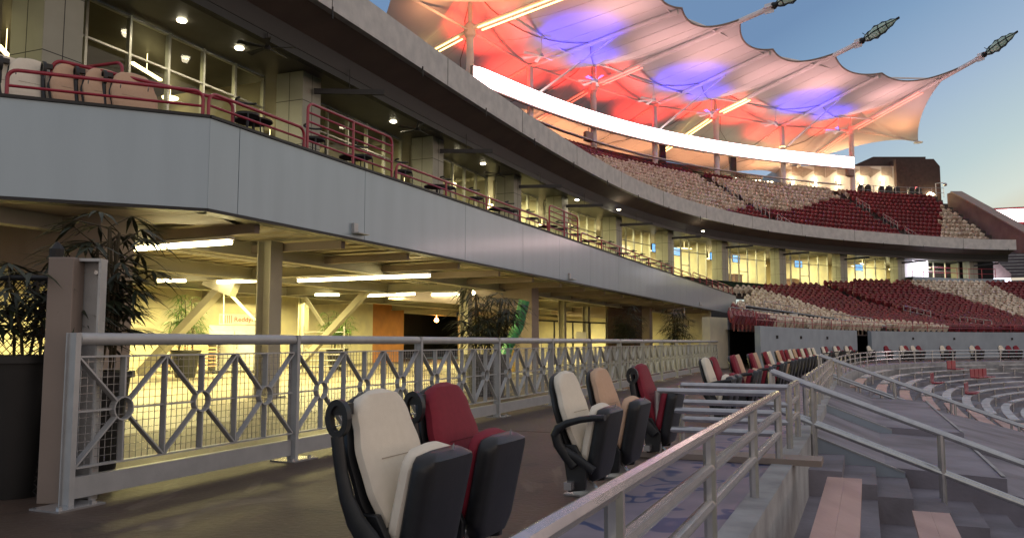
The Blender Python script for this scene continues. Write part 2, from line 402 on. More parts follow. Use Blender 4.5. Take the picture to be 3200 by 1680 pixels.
for a, b in ((LE, K0), (K0, KE)):
    a = Vector((a.x, a.y)); b = Vector((b.x, b.y)); n = Vector((-(b-a).y, (b-a).x)).normalized()
    mb.loft([[(p.x-n.x*.03, p.y-n.y*.03, ZT+.003), (p.x-n.x*.03, p.y-n.y*.03, ZT+.045), (p.x+n.x*.22, p.y+n.y*.22, ZT+.045), (p.x+n.x*.22, p.y+n.y*.22, ZT+.003)] for p in (a, b)])
    mb.loft([[(p.x-n.x*.012, p.y-n.y*.012, ZB-.05), (p.x-n.x*.012, p.y-n.y*.012, ZB-.004), (p.x+n.x*.25, p.y+n.y*.25, ZB-.004), (p.x+n.x*.25, p.y+n.y*.25, ZB-.05)] for p in (a, b)])
mb.build('edge_trim', M_black, BA)
for uu, vv in ((1105, 712), (1777, 862), (2185, 948), (2277, 972)):
    s_ = None; r = ray(uu, vv)
    # intersect with the fascia plane
    den = r.x*BN.x+r.y*BN.y; t_ = (B0.dot(BN))/den; p = Vector((r.x*t_, r.y*t_, CZ+r.z*t_))
    mb = MB(); q = p-Vector((BN.x, BN.y, 0))*.03
    mb.box(q, (.13, .06, .17), (BD.x, BD.y, 0)); mb.box(q+Vector((BD.x*.12, BD.y*.12, -.1))-Vector((BN.x, BN.y, 0))*.05, (.36, .16, .02), (BD.x, BD.y, 0))
    mb.build('bracket', M_gate, BA)
# soffit: corrugated deck under the balcony, joists and edge beam
mb = MB(); n = 190
ed = (LE-K0).normalized(); es, et = ed.dot(BD), ed.dot(BN)
def t_in(sx, m=.26): return (sx/es*et if sx < 0 else 0)+m
for k in range(n):
    s0 = -6+(BL+6)*k/n; s1 = -6+(BL+6)*(k+1)/n; zz = 3.0 if k % 2 else 3.05
    mb.quad(bal(s0, t_in(s0), zz), bal(s1, t_in(s1), zz), bal(s1, 15, zz), bal(s0, 15, zz))
    mb.quad(bal(s1, t_in(s1), 3.0), bal(s1, t_in(s1), 3.05), bal(s1, 15, 3.05), bal(s1, 15, 3.0))
mb.build('soffit_deck', M_soffit, BA)
mb = MB(); nn_ = Vector((ed.y, -ed.x)); nn_ = nn_ if nn_.y > 0 else -nn_
q0, q1 = K0+nn_*.2, LE+nn_*.2; q2, q3 = LE+nn_*1.1, K0+nn_*1.1+Vector(BD)*.9
mb.poly([(q.x, q.y, 2.93) for q in (q0, q1, q2, q3)]); mb.poly([(q.x, q.y, z_) for q, z_ in ((q2, 2.93), (q3, 2.93), (q3, 3.0), (q2, 3.0))]); mb.build('corner_soffit', M_bent, BA)
for k in range(21):
    s0 = 1.4+k*2.35
    mb = MB(); mb.bar(bal(s0, .3, 2.86), bal(s0, 2.5, 2.86), .12, .16); mb.build('joist', M_bent, BA)
mb = MB(); mb.bar(bal(-1.5, 2.5, 2.84), bal(BL, 2.5, 2.84), .14, .24); mb.bar(bal(-1.5, 2.5, 2.965), bal(BL, 2.5, 2.965), .26, .02); mb.bar(bal(-1.5, 2.5, 2.71), bal(BL, 2.5, 2.71), .26, .02)
mb.build('edge_beam', M_beam, BA)
mb = MB()
back = lambda q: (q.x, q.y, 4.1)
mb.poly([(K0.x, K0.y, 4.1), tuple(bal(BL, .1, 4.1)), tuple(bal(BL, 3, 4.1)), tuple(bal(-3, 3.29, 4.1)), (K0+ed*4.45).to_3d()[:2]+(4.1,)])
mb.poly([(K0+ed*4.45).to_3d()[:2]+(4.1,), (LE.x, LE.y, 4.1), tuple(bal(-12, 22, 4.1)), tuple(bal(-3, 14, 4.1))])
zz = 4.1
for i in range(4):
    mb.quad(bal(-2, 3+i, zz), bal(BL-14, 3+i, zz), bal(BL-14, 3+i, zz+.45), bal(-2, 3+i, zz+.45)); zz += .45
    mb.quad(bal(-2, 3+i, zz), bal(BL-14, 3+i, zz), bal(BL-14, 4+i+(6 if i == 3 else 0), zz), bal(-2, 4+i+(6 if i == 3 else 0), zz))
mb.build('floor_slab', M_terr, BA)

# ================================================================ CONCOURSE frames, walls, lamps
CB = thing('concourse_wall', 'pale painted block wall at the back of the lit concourse', 'wall', tuple(bal(20, 14.5, 0)))
def wall(mb, s0, s1, t, z0, z1, th=.2):
    mb.loft([[bal(s, t, z0), bal(s, t, z1), bal(s, t+th, z1), bal(s, t+th, z0)] for s in (s0, s1)])
def s_of(u, v, t, ):
    r = ray(u, v); den = r.x*BN.x+r.y*BN.y; k = (B0.dot(BN)+t)/den; p = Vector((r.x*k, r.y*k)); return (p-B0).dot(BD)
T0 = 14.5
sA, sB, sC_, sD = s_of(1165, 1000, T0), s_of(1262, 1000, T0), s_of(1270, 1000, T0), s_of(1440, 1000, T0)
mb = MB(); wall(mb, -10, sA, T0, 0, 3.05); wall(mb, sD, 42, T0, 0, 3.05); wall(mb, sB, sD, T0, 2.6, 3.05)
for k in range(1, 15): mb.bar(bal(-10, T0-.004, k*.2), bal(sA, T0-.004, k*.2), .006, .008)
mb.build('block_wall', M_wall_y, CB)
mb = MB(); wall(mb, sA, sB, T0, 0, 3.05); mb.build('orange_glow_wall', M_orange, CB, label='stretch of the wall tinted with orange lamp glow')
mb = MB(); mb.loft([[bal(42, t, z) for z in (0, 3.05)]+[bal(42.2, t, z) for z in (3.05, 0)] for t in (.3, T0)]); mb.build('cross_wall', M_wall_y, CB)
mb = MB(); wall(mb, -10.2, -10, 6, 0, 3.05, 9); mb.build('side_wall', M_wall_y, CB)
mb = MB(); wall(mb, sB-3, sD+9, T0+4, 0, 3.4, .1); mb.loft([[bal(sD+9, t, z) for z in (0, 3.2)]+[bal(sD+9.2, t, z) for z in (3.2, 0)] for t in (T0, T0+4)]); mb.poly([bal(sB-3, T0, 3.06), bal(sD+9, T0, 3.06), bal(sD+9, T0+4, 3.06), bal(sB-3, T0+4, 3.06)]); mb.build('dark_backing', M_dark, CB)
mb = MB(); mb.poly([bal(sB-.2, T0, -.002), bal(sD+.2, T0, -.002), bal(sD+.2, T0+4, -.002), bal(sB-.2, T0+4, -.002)]); mb.build('doorway_floor', M_terr, CB)
# bents: column with a haunched cantilever arm
def bent(p, lab, w=.62):
    p = Vector((p[0], p[1], 0)); n = Vector((BN.x, BN.y, 0)); d = Vector((BD.x, BD.y, 0))
    t = thing('steel_bent', lab, 'column', tuple(p), group='haunched bents under the balcony')
    z1 = 2.94
    prof = [(-.3, 0), (-.3, z1), (5.2, z1), (5.2, 2.55), (2.2, 2.30), (.75, 1.95), (.34, 1.55), (.3, 0)]
    pts = [p+n*o+Vector((0, 0, z)) for o, z in prof]
    mb = MB(); mb.extr([q-d*w/2 for q in pts], d*w); mb.build('column_and_arm', M_bent, t, bevel=.012)
    mb = MB(); mb.bar(p+n*.05-d*(w/2+.05)+Vector((0, 0, .012)), p+n*.05+d*(w/2+.05)+Vector((0, 0, .012)), .85, .024); mb.build('base_plate', M_gate, t)
    return t
bent((-6.2, 12.3), 'broad brown steel column and arm at far left behind the chain link')
bent((.50, 27.1), 'brown steel column and arm in mid concourse behind the long fence')
bent(bal(33.5, 2.2), 'brown steel column and arm near the far end of the concourse')
def ibeam(a, b, w=.22, h=.3, mb=None):
    mb = mb or MB(); a = Vector(a); b = Vector(b); mb.bar(a, b, .02, h*.9)
    up = Vector((0, 0, 1)); d = (b-a).normalized()
    if abs(d.z) > .7: up = Vector((BN.x, BN.y, 0))
    y = up.cross(d).normalized(); z = d.cross(y).normalized()
    for s in (-1, 1): mb.bar(a+z*h/2*s, b+z*h/2*s, w, .022, up)
    return mb
ST = thing('concourse_frame', 'cream steel columns, beams and diagonal braces inside the concourse', 'steel frame', tuple(bal(6, 6, 0)))
def icol(u, v, z1=2.95, w=.3):
    p = atz(u, v, 0); mb = MB()
    mb.box((p.x, p.y, z1/2), (.02, w*.86, z1), (BD.x, BD.y, 0))
    for s in (-1, 1):
        q = p+Vector((BN.x, BN.y, 0))*s*w*.44; mb.box((q.x, q.y, z1/2), (w, .025, z1), (BD.x, BD.y, 0))
    mb.box((p.x, p.y, .015), (w*1.5, w*1.5, .03), (BD.x, BD.y, 0))
    mb.build('column', M_beam, ST); return p
colp = icol(832, 1241, w=.34)
for u, v in ((425, 1160), (1455, 1172), (945, 1150), (1758, 1140), (1833, 1134), (1905, 1132)): icol(u, v)
for t in (6.2, 10.4):
    ibeam(bal(-8, t, 2.82), bal(50, t, 2.82)).build('beam', M_beam, ST)
for s in (1.5, 8.0, 14.6, 21, 28, 36):
    ibeam(bal(s, 2.6, 2.84), bal(s, 14.4, 2.84), .2, .26).build('beam', M_beam, ST)
def brace(u0, v0, Y0, u1, v1, Y1, w=.2):
    a = aty(u0, v0, Y0); b = aty(u1, v1, Y1); mb = MB(); mb.bar(a, b, w, w*.8); mb.build('brace', M_beam, ST)
brace(720, 868, 22.5, 440, 1165, 24, .26); brace(650, 870, 22.5, 735, 905, 22.5, .5)
brace(700, 905, 26, 625, 985, 26, .12); brace(708, 905, 26, 800, 1000, 26, .12)
brace(1150, 905, 27, 880, 1200, 28, .24); brace(955, 930, 28, 1010, 1015, 28, .13)
brace(700, 905, 26, 700, 1010, 26, .03)
for k in range(4):   # conduits under the deck
    mb = MB(); mb.tube([bal(-6, 4.3+k*.11, 2.93), bal(40, 4.3+k*.11, 2.93)], .018, 6); mb.build('conduit', M_galv, ST)
TUBES = [((285, 787), (722, 757), 'longest lit tube lamp at left above the fan palm'), ((932, 877), (1343, 861), 'long lit tube lamp in mid concourse, right of the column'),
 ((487, 877), (580, 877), 'short lit tube lamp left of the Y shaped brace'), ((680, 881), (800, 877), 'lit tube lamp crossing the Y shaped brace'),
 ((985, 921), (1060, 921), 'short lit tube lamp right of the column'), ((1143, 924), (1296, 918), 'lit tube lamp in front of the orange wall'),
 ((1350, 921), (1433, 918), 'lit tube lamp above the dark doorway'), ((-60, 778), (48, 786), 'lit tube lamp at the left picture edge above the chain link')]
for i, (a, b, lab) in enumerate(TUBES):
    A = atz(*a, 2.66); B = atz(*b, 2.66)
    if (A-B).length > 7: B = A+(B-A).normalized()*7
    t = thing('tube_lamp', lab, 'ceiling lamp', tuple(A), group='tube lamps in the concourse')
    mb = MB(); mb.bar(A+Vector((0, 0, .07)), B+Vector((0, 0, .07)), .16, .05); mb.build('housing', M_white, t)
    mb = MB(); mb.tube([A, B], .038, 8); mb.build('lit_tube', E_tube, t)
for u, v, lab in ((865, 875, 'small round lit lamp beside the concourse column'), (1478, 915, 'small round white lamp above the dark palm')):
    p = atz(u, v, 2.66); mb = MB(); mb.lathe([(.0, -.06), (.06, -.05), (.085, 0), (.06, .05), (.02, .06)], p, 12)
    mb.tube([p+Vector((0, 0, .05)), p+Vector((0, 0, .3))], .01, 6)
    mb.build('globe_lamp', E_tube, smooth=True, label=lab, cat='ceiling lamp')
p = bal((sB+sD)/2+1.9, T0+.9, 2.35); mb = MB(); mb.lathe([(.0, -.13), (.11, -.08), (.14, 0), (.1, .1), (.03, .14)], p, 12); mb.tube([p+Vector((0, 0, .1)), p+Vector((0, 0, .66))], .012, 6)
mb.build('globe_lamp', E_or, smooth=True, label='glowing orange lamp in the dark doorway', cat='lamp')
light('doorway_glow', 'POINT', p-Vector((0, 1.2, .1)), (1, .4, .08), 90, .12)
for s, t, pw in ((3, 6, 260), (9, 5, 330), (10, 11, 330), (16, 6, 330), (17, 12, 260), (24, 8, 240), (31, 8, 200), (38, 8, 170)):
    light('concourse_lamp_glow', 'AREA', bal(s, t, 2.6), (1, .84, .32), pw*3.6, 3.0, tgt=bal(s, t, 0), sy=.15)

# ================================================================ UPPER DECK
UD = thing('upper_deck', 'curved concrete upper deck of the stadium with stepped rows', 'grandstand', tuple(C.off(30, 0, 0)))
mb = MB(); solid(mb, C, 0, C.L, [(0, 10.04), (0, ZD), (.22, ZD), (.22, 10.04)], 1.2); mb.build('fascia', M_conc, UD)
mb = MB(); strip(mb, C, 0, C.L, [(.22, 10.041), (1.15, 9.66)], 1.2); mb.build('underside', M_conc_b, UD)
mb = MB(); strip(mb, C, 0, C.L, [(1.15, 9.66), (1.25, 9.2), (1.8, 9.15)], 1.2); mb.build('inner_underside', M_black, UD)
mb = MB()
solid(mb, C, 0, C.L, [(1.26, 8.98), (1.26, 9.19), (1.34, 9.19), (1.34, 8.98)], 1.2)
mb.build('edge_girder', M_black, UD)
prof = [(.221, ZD), (.221, 10.3)]; z = 10.3; o = .9
NR = 13; rows_u = []
for i in range(NR):
    rows_u.append((o, z)); prof += [(o, z)]; o += .85; z += .55; prof += [(o-.0, z-.55), (o, z)]
UTOP = z; prof += [(o+4.5, z)]
mb = MB(); strip(mb, C, 8, C.L, prof, 1.5); mb.build('terrace_steps', M_terr, UD)
tj = 9.0
while tj < C.L:
    mb = MB(); p = C.off(tj, -.02, 10.12); mb.tube([p, p+Vector((0, 0, -.34))], .022, 6); mb.build('drain_pipe', M_black, UD); tj += 5.2
for tj in [k*7.1 for k in range(1, 15)]:
    p = C.off(tj, -.003, 10.54); t_ = C.tan(tj); mb = MB(); mb.box(p, (.02, .012, .98), (t_.x, t_.y, 0)); mb.build('expansion_joint', M_conc_d, UD)
# suite level under the deck
SU = thing('suite_level', 'glazed suite level with panelled columns below the upper deck', 'building', tuple(C.off(25, 5, 0)))
ZS = 5.9
CE = C.L-3
mb = MB(); strip(mb, C, 0, C.L, [(1.8, 9.15), (3.6, 9.15)], 1.2); mb.build('outer_ceiling', M_ceil, SU)
mb = MB(); strip(mb, C, 0, CE, [(3.6, 9.149), (11, 9.149)], 1.5); mb.build('inner_ceiling', M_ceil, SU)
mb = MB(); strip(mb, C, 0, CE, [(1.8, ZS), (11, ZS)], 1.5); mb.build('suite_floor', M_floor_in, SU)
mb = MB(); strip(mb, C, 0, CE, [(11, ZS), (11, 9.15)], 1.5); mb.build('back_wall', mat('warm suite wall', (.5, .42, .24), .8, 0, (.42, .36, .2), .6), SU)
colu = [(140, 120), (930, 250), (1335, 500), (1588, 560), (1740, 640), (1913, 680), (2077, 730), (2249, 790), (2430, 810), (2621, 810), (2803, 815), (3031, 825)]
ct = []
for u, v in colu:
    h = C.hit(u, v, 2.6)
    if h: ct.append(h)
print('columns t', [round(x, 1) for x in ct])
for h in ct:
    p = C.off(h, 2.6, 0); t_ = C.tan(h); x = (t_.x, t_.y, 0)
    mb = MB(); mb.box((p.x, p.y, (ZS+9.14)/2), (.92, .96, 9.14-ZS), x); cobj = mb.build('column', M_panel, SU, bevel=.01)
    mb = MB(); nn = Vector((-t_.y, t_.x, 0)); tt = Vector((t_.x, t_.y, 0))
    for zz in (6.9, 8.25): mb.box((p.x, p.y, zz), (.926, .966, .018), x)
    mb.box((p.x, p.y, (ZS+9.14)/2), (.928, .016, 9.1-ZS), x)
    mb.box((p.x, p.y, (ZS+9.14)/2), (.016, .968, 9.1-ZS), x)
    so_ = mb.build('panel_joint', M_black, cobj); so_.matrix_parent_inverse = Matrix()
    a = C.off(h, 2.05, 8.62); b = C.off(h+1.2, .3, 8.72); mb = MB(); mb.bar(a, b, .1, .16); mb.tube([a.lerp(b, .5), a.lerp(b, .5)+Vector((0, 0, .7))], .012, 5)
    mb.build('outrigger', M_black, SU)
bays = list(zip(ct, ct[1:]))
bays.append((ct[0]-9, ct[0]))
rb = random.Random(3)
for (a, b) in bays:
    a += .46; b -= .46; n = max(2, round((b-a)/1.25)); mb = MB(); gp = MB()
    for k in range(n+1):
        t = a+(b-a)*k/n; p = C.off(t, 3.6, 0); t_ = C.tan(t)
        mb.box((p.x, p.y, (ZS+9.13)/2), (.07, .12, 9.13-ZS), (t_.x, t_.y, 0))
        if k < n:
            q = C.off(a+(b-a)*(k+1)/n, 3.6, 0)
            for zz in ((6.0, 8.15, 9.08) if k % 3 else (6.0, 7.05, 8.15, 9.08)):
                mb.bar((p.x, p.y, zz), (q.x, q.y, zz), .08, .05)
            gp.quad((p.x, p.y, ZS), (q.x, q.y, ZS), (q.x, q.y, 9.1), (p.x, p.y, 9.1))
    fo = mb.build('window_frame', M_alu, SU); g = gp.build('window_pane', M_glass, fo); g.matrix_parent_inverse = Matrix()
# partitions and furniture inside
for i, (a, b) in enumerate(bays[:-1]+[bays[-1]]):
    mb = MB(); mid = b-.2
    pq = [C.off(mid, 3.8, ZS), C.off(mid, 10.9, ZS)]; mb.bar(pq[0]+Vector((0, 0, 1.6)), pq[1]+Vector((0, 0, 1.6)), .1, 3.1); mb.build('partition', M_wall_y, SU)
    far = a > 30
    m = (a+b)/2
    light('suite_light', 'AREA', C.off(m, 7, 9.0), (1, .86, .42), (900 if far else 130), 5, tgt=C.off(m, 7, 0), sy=3)
    # pendant lamps
    k_n = 7 if i in (1, 2, 3, 4, 5) else 4
    for k in range(k_n):
        tt = a+.8+(b-a-1.6)*rb.random(); oo = rb.uniform(4.6, 9.5)
        p = C.off(tt, oo, rb.uniform(8.3, 8.8)); mb = MB()
        if i in (1, 2): mb.lathe([(.0, -.13), (.13, -.12), (.16, .1), (.1, .14), (.02, .15)], p, 10)
        elif rb.random() < .6: mb.lathe([(.0, -.03), (.24, -.02), (.26, .03), (.02, .05)], p, 12)
        else: d_ = Vector((rb.uniform(-1, 1), rb.uniform(-1, 1), 0)).normalized()*.75; mb.bar(p-d_, p+d_, .1, .06)
        mb.tube([p+Vector((0, 0, .04)), (p.x, p.y, 9.14)], .01, 5)
        mb.build('pendant_lamp', E_pend, label='glowing pendant lamp inside the suites behind the glass', cat='pendant lamp', group='pendant lamps inside the glazed suites')
    if i in (3, 4, 5, 6, 7, 8, 9):
        for tt in ((.25, .62) if i > 5 else (.5,)):
            p = C.off(a+(b-a)*tt, 4.6, 8.25); t_ = C.tan(a); t = thing('wall_screen', 'lit blue television screen hanging behind the suite glass', 'screen', tuple(p), group='television screens in the suites')
            x = Vector((t_.x, t_.y, 0)); MB().box(p, (1.15, .06, .66), x).build('casing', M_black, t)
            mb = MB(); c_ = p-Vector((-t_.y, t_.x, 0))*.035; mb.box(c_, (1.07, .008, .58), x); mb.build('screen', E_screen, t)
            mb = MB()
            for q in range(4): mb.box(c_-Vector((-t_.y, t_.x, 0))*.008+x*(-.3+.2*q)+Vector((0, 0, .02*(q % 2))), (.05, .006, .34-.08*(q % 2)), x)
            mb.build('bright_bars', M_white, t)
    for k in range(3):
        p = C.off(a+(b-a)*rb.random(), rb.uniform(4.4, 8), ZS); mb = MB(); mb.box(p+Vector((0, 0, .55)), (rb.uniform(.5, 1.4), .6, 1.1), (C.tan(a).x, C.tan(a).y, 0)); mb.box(p+Vector((0, 0, 1.12)), (1.5, .7, .05), (C.tan(a).x, C.tan(a).y, 0)); mb.build('counter', M_wood, SU)
# downlights on the outer ceiling
dl = [(568, 66), (748, 152), (1229, 381), (1428, 474), (1510, 512), (1934, 655), (2197, 722), (1803, 625)]
for i, (u, v) in enumerate(dl):
    p = atz(u, v, 9.13)
    mb = MB(); mb.lathe([(0, -.02), (.105, -.02), (.12, .0), (.12, .02)], p, 14)
    mb.build('downlight', E_down, label='round lit downlight in the dark ceiling outside the suite windows', cat='ceiling light', group='round downlights above the balcony')
    light('downlight_glow', 'SPOT', p-Vector((0, 0, .06)), (1, .88, .6), 130, .1, tgt=p-Vector((0, 0, 3)), angle=150)
# dark ceiling fans under the deck
def fan(p, s, m, lab, grp, nb=6, drop=.5, tilt=0):
    t = thing('ceiling_fan', lab, 'ceiling fan', tuple(p), group=grp)
    mb = MB(); mb.lathe([(0, -.1*s), (.14*s, -.09*s), (.17*s, 0), (.1*s, .12*s), (.03*s, .16*s)], p, 14); mb.build('motor', m, t, smooth=True)
    mb = MB(); mb.tube([Vector(p)+Vector((0, 0, .14*s)), Vector(p)+Vector((0, 0, drop))], .022*s+.008, 6); mb.build('down_rod', m, t)
    for k in range(nb):
        a = 2*PI*k/nb+tilt; d = Vector((math.cos(a), math.sin(a), 0)); e = Vector((-d.y, d.x, .25))
        q = Vector(p)+d*.12*s; r = Vector(p)+d*1.25*s
        mb = MB(); mb.loft([[q-e*.05*s, q+e*.05*s, q+e*.05*s+Vector((0, 0, .015)), q-e*.05*s+Vector((0, 0, .015))], [r-e*.13*s, r+e*.13*s, r+e*.13*s+Vector((0, 0, .015)), r-e*.13*s+Vector((0, 0, .015))]])
        mb.build('blade', m, t)
for u, v, l_ in ((835, 150, 'black fan under the deck nearest the left windows'), (1305, 405, 'black fan under the deck above the tall red rail'), (1560, 545, 'black fan under the deck beside the third column')):
    fan(atz(u, v, 8.75), .62, M_black, l_, 'black fans under the deck', 5, .4)
# ================================================================ RAILS
def pipe_rail(name, pts, zs, post_every, r, m, label, cat, group=None, posts=None, hz=None, rp=None, posthang=0):
    """pts: 3D base points; rails at heights zs above base line; posts at listed indices or at even spacing"""
    pts = [Vector(p) for p in pts]; t = thing(name, label, cat, tuple(pts[0]), group=group)
    for z in zs:
        MB().tube([p+Vector((0, 0, z)) for p in pts], r, 8).build('rail', m, t, smooth=True)
    L = 0; cum = [0]
    for a, b in zip(pts, pts[1:]): L += (b-a).length; cum.append(L)
    n = max(1, round(L/post_every)); top = max(zs)
    for k in range(n+1):
        s = L*k/n; i = 0
        while i < len(cum)-2 and cum[i+1] < s: i += 1
        f = (s-cum[i])/max(1e-6, cum[i+1]-cum[i]); q = pts[i].lerp(pts[i+1], min(1, f))
        MB().tube([q-Vector((0, 0, posthang)), q+Vector((0, 0, top))], rp or r, 8).build('post', m, t, smooth=True)
    return t
def loop_rail(s0, s1, h, mids, lab, t=.08, base=ZT+.045, r=.026, grp='maroon rails along the balcony'):
    """rounded pipe panel on the balcony edge"""
    th = thing('balcony_rail', lab, 'railing', tuple(bal(s0, t, base)), group=grp)
    c = .14; pts = [bal(s0, t, base)]
    for k in range(5): a = PI/2*k/4; pts.append(bal(s0+c-c*math.cos(a), t, base+h-c+c*math.sin(a)))
    for k in range(5): a = PI/2*k/4; pts.append(bal(s1-c+c*math.sin(a), t, base+h-c+c*math.cos(a)))
    pts.append(bal(s1, t, base))
    MB().tube(pts, r, 8).build('frame', M_red, th, smooth=True)
    for z in mids: MB().tube([bal(s0, t, base+z), bal(s1, t, base+z)], r*.8, 8).build('rail', M_red, th, smooth=True)
    n = int((s1-s0)/2.3)
    for k in range(1, n+1): MB().tube([bal(s0+(s1-s0)*k/(n+1), t, base), bal(s0+(s1-s0)*k/(n+1), t, base+h)], r, 8).build('post', M_red, th, smooth=True)
    return th
def sb(u, v=500): return s_of(u, v, .08)
loop_rail(sb(652, 330), sb(950, 450), .36, (.17,), 'low maroon rail right of the balcony corner')
loop_rail(sb(960, 450), sb(1224, 540), .84, (.17, .34, .51, .67), 'tall maroon rail panel over the balcony, the nearest')
loop_rail(sb(1238, 560), sb(1712, 730), .36, (.17,), 'long low maroon rail between the two tall panels')
loop_rail(sb(1717, 740), sb(1806, 765), .84, (.17, .34, .51, .67), 'tall maroon rail panel further along the balcony')
loop_rail(sb(1816, 765), sb(2160, 890), .36, (.17,), 'low maroon rail along the far balcony edge')
loop_rail(sb(2166, 890), sb(2290, 920), .5, (.17, .33), 'last maroon rail at the far tip of the balcony')
# rails on the left return
def free_loop(A, B, h, mids, lab, name='balcony_rail', r=.026, m=None, drop=0):
    A = Vector(A); B = Vector(B); d = (B-A).normalized(); c = .12; up = Vector((0, 0, 1)); m = m or M_red
    th = thing(name, lab, 'railing', tuple(A), group='maroon rails along the balcony')
    pts = [A]+[A+d*(c-c*math.cos(PI/2*k/4))+up*(h-c+c*math.sin(PI/2*k/4)) for k in range(5)]+[B-d*(c-c*math.sin(PI/2*k/4))+up*(h-drop-c+c*math.cos(PI/2*k/4)) for k in range(5)]+[B]
    MB().tube(pts, r, 8).build('frame', m, th, smooth=True)
    for z in mids: MB().tube([A+up*z, B+up*z], r*.8, 8).build('rail', m, th, smooth=True)
    return th
e = (Vector((LE.x, LE.y))-Vector((K0.x, K0.y))).normalized()
def ret(k, o=0): p = K0+e*k+Vector((e.y, -e.x))*o; return Vector((p.x, p.y, ZT+.045))
def kret(u, v, o=0):
    r = ray(u, v); best = min(range(0, 900), key=lambda k: abs(ret(k*.01, o).x*r.y-ret(k*.01, o).y*r.x)); return best*.01
ro = -.1 if (K0+Vector((e.y, -e.x))).y < K0.y else .1
free_loop(ret(kret(22, 250, ro), ro), ret(.1, ro), .37, (.15,), 'low maroon rail over the left return of the balcony')
A = ret(kret(165, 200, ro*6), ro*6); B = ret(-.35, ro*6)
free_loop(A, B, .72, (), 'higher maroon rail behind the cream seats at left', drop=.3)
free_loop(aty(380, 262, 12.6), aty(372, 200, 13.4)+Vector((-2.2, .3, -.5)), .35, (), 'short maroon aisle rail near the left suite windows')

# ================================================================ SEATS
def rr(c, x, y, hx, hy, n=16, e=3.0):
    """superellipse ring"""
    out = []
    for k in range(n):
        a = 2*PI*k/n; ca, sa = math.cos(a), math.sin(a)
        out.append(Vector(c)+Vector(x)*hx*math.copysign(abs(ca)**(2/e), ca)+Vector(y)*hy*math.copysign(abs(sa)**(2/e), sa))
    return out
def slab(mb, p0, p1, widths, th, n=18, y=(0, 1, 0), e=3.4):
    """padded slab from p0 to p1; widths: list of (f, halfwidth)"""
    p0, p1 = Vector(p0), Vector(p1); d = (p1-p0).normalized(); y = Vector(y); x = d.cross(y) 
    rings = []; N = 22
    for k in range(N+1):
        f = k/N; i = 0
        while i < len(widths)-2 and widths[i+1][0] < f: i += 1
        g = (f-widths[i][0])/(widths[i+1][0]-widths[i][0]); g = g*g*(3-2*g) if i < len(widths)-2 else g
        w = widths[i][1]+(widths[i+1][1]-widths[i][1])*g
        if i == len(widths)-2: w = widths[-1][1]+(widths[-2][1]-widths[-1][1])*math.sqrt(max(0, 1-g*g))
        ed = min(f/.05, (1-f)/.05, 1); tt = th*(.45+.55*math.sqrt(max(0, 1-(1-ed)**2)))
        rings.append(rr(p0.lerp(p1, f), x, y, tt/2, max(w, .01), n, e))
    mb.loft(rings); return mb
def blade_tube(mb, pts, ra, rb, n=12):
    """flat bent bar in the x-z plane: half depth ra (in plane), rb (along y)"""
    pts = [Vector(p) for p in pts]; rings = []
    for k, p in enumerate(pts):
        t = (pts[min(k+1, len(pts)-1)]-pts[max(k-1, 0)]).normalized(); y = Vector((0, 1, 0)); x = t.cross(y).normalized(); r_ = ra[k] if isinstance(ra, (list, tuple)) else ra
        rings.append(rr(p, x, y, r_, rb, n, 2.6))
    mb.loft(rings); return mb
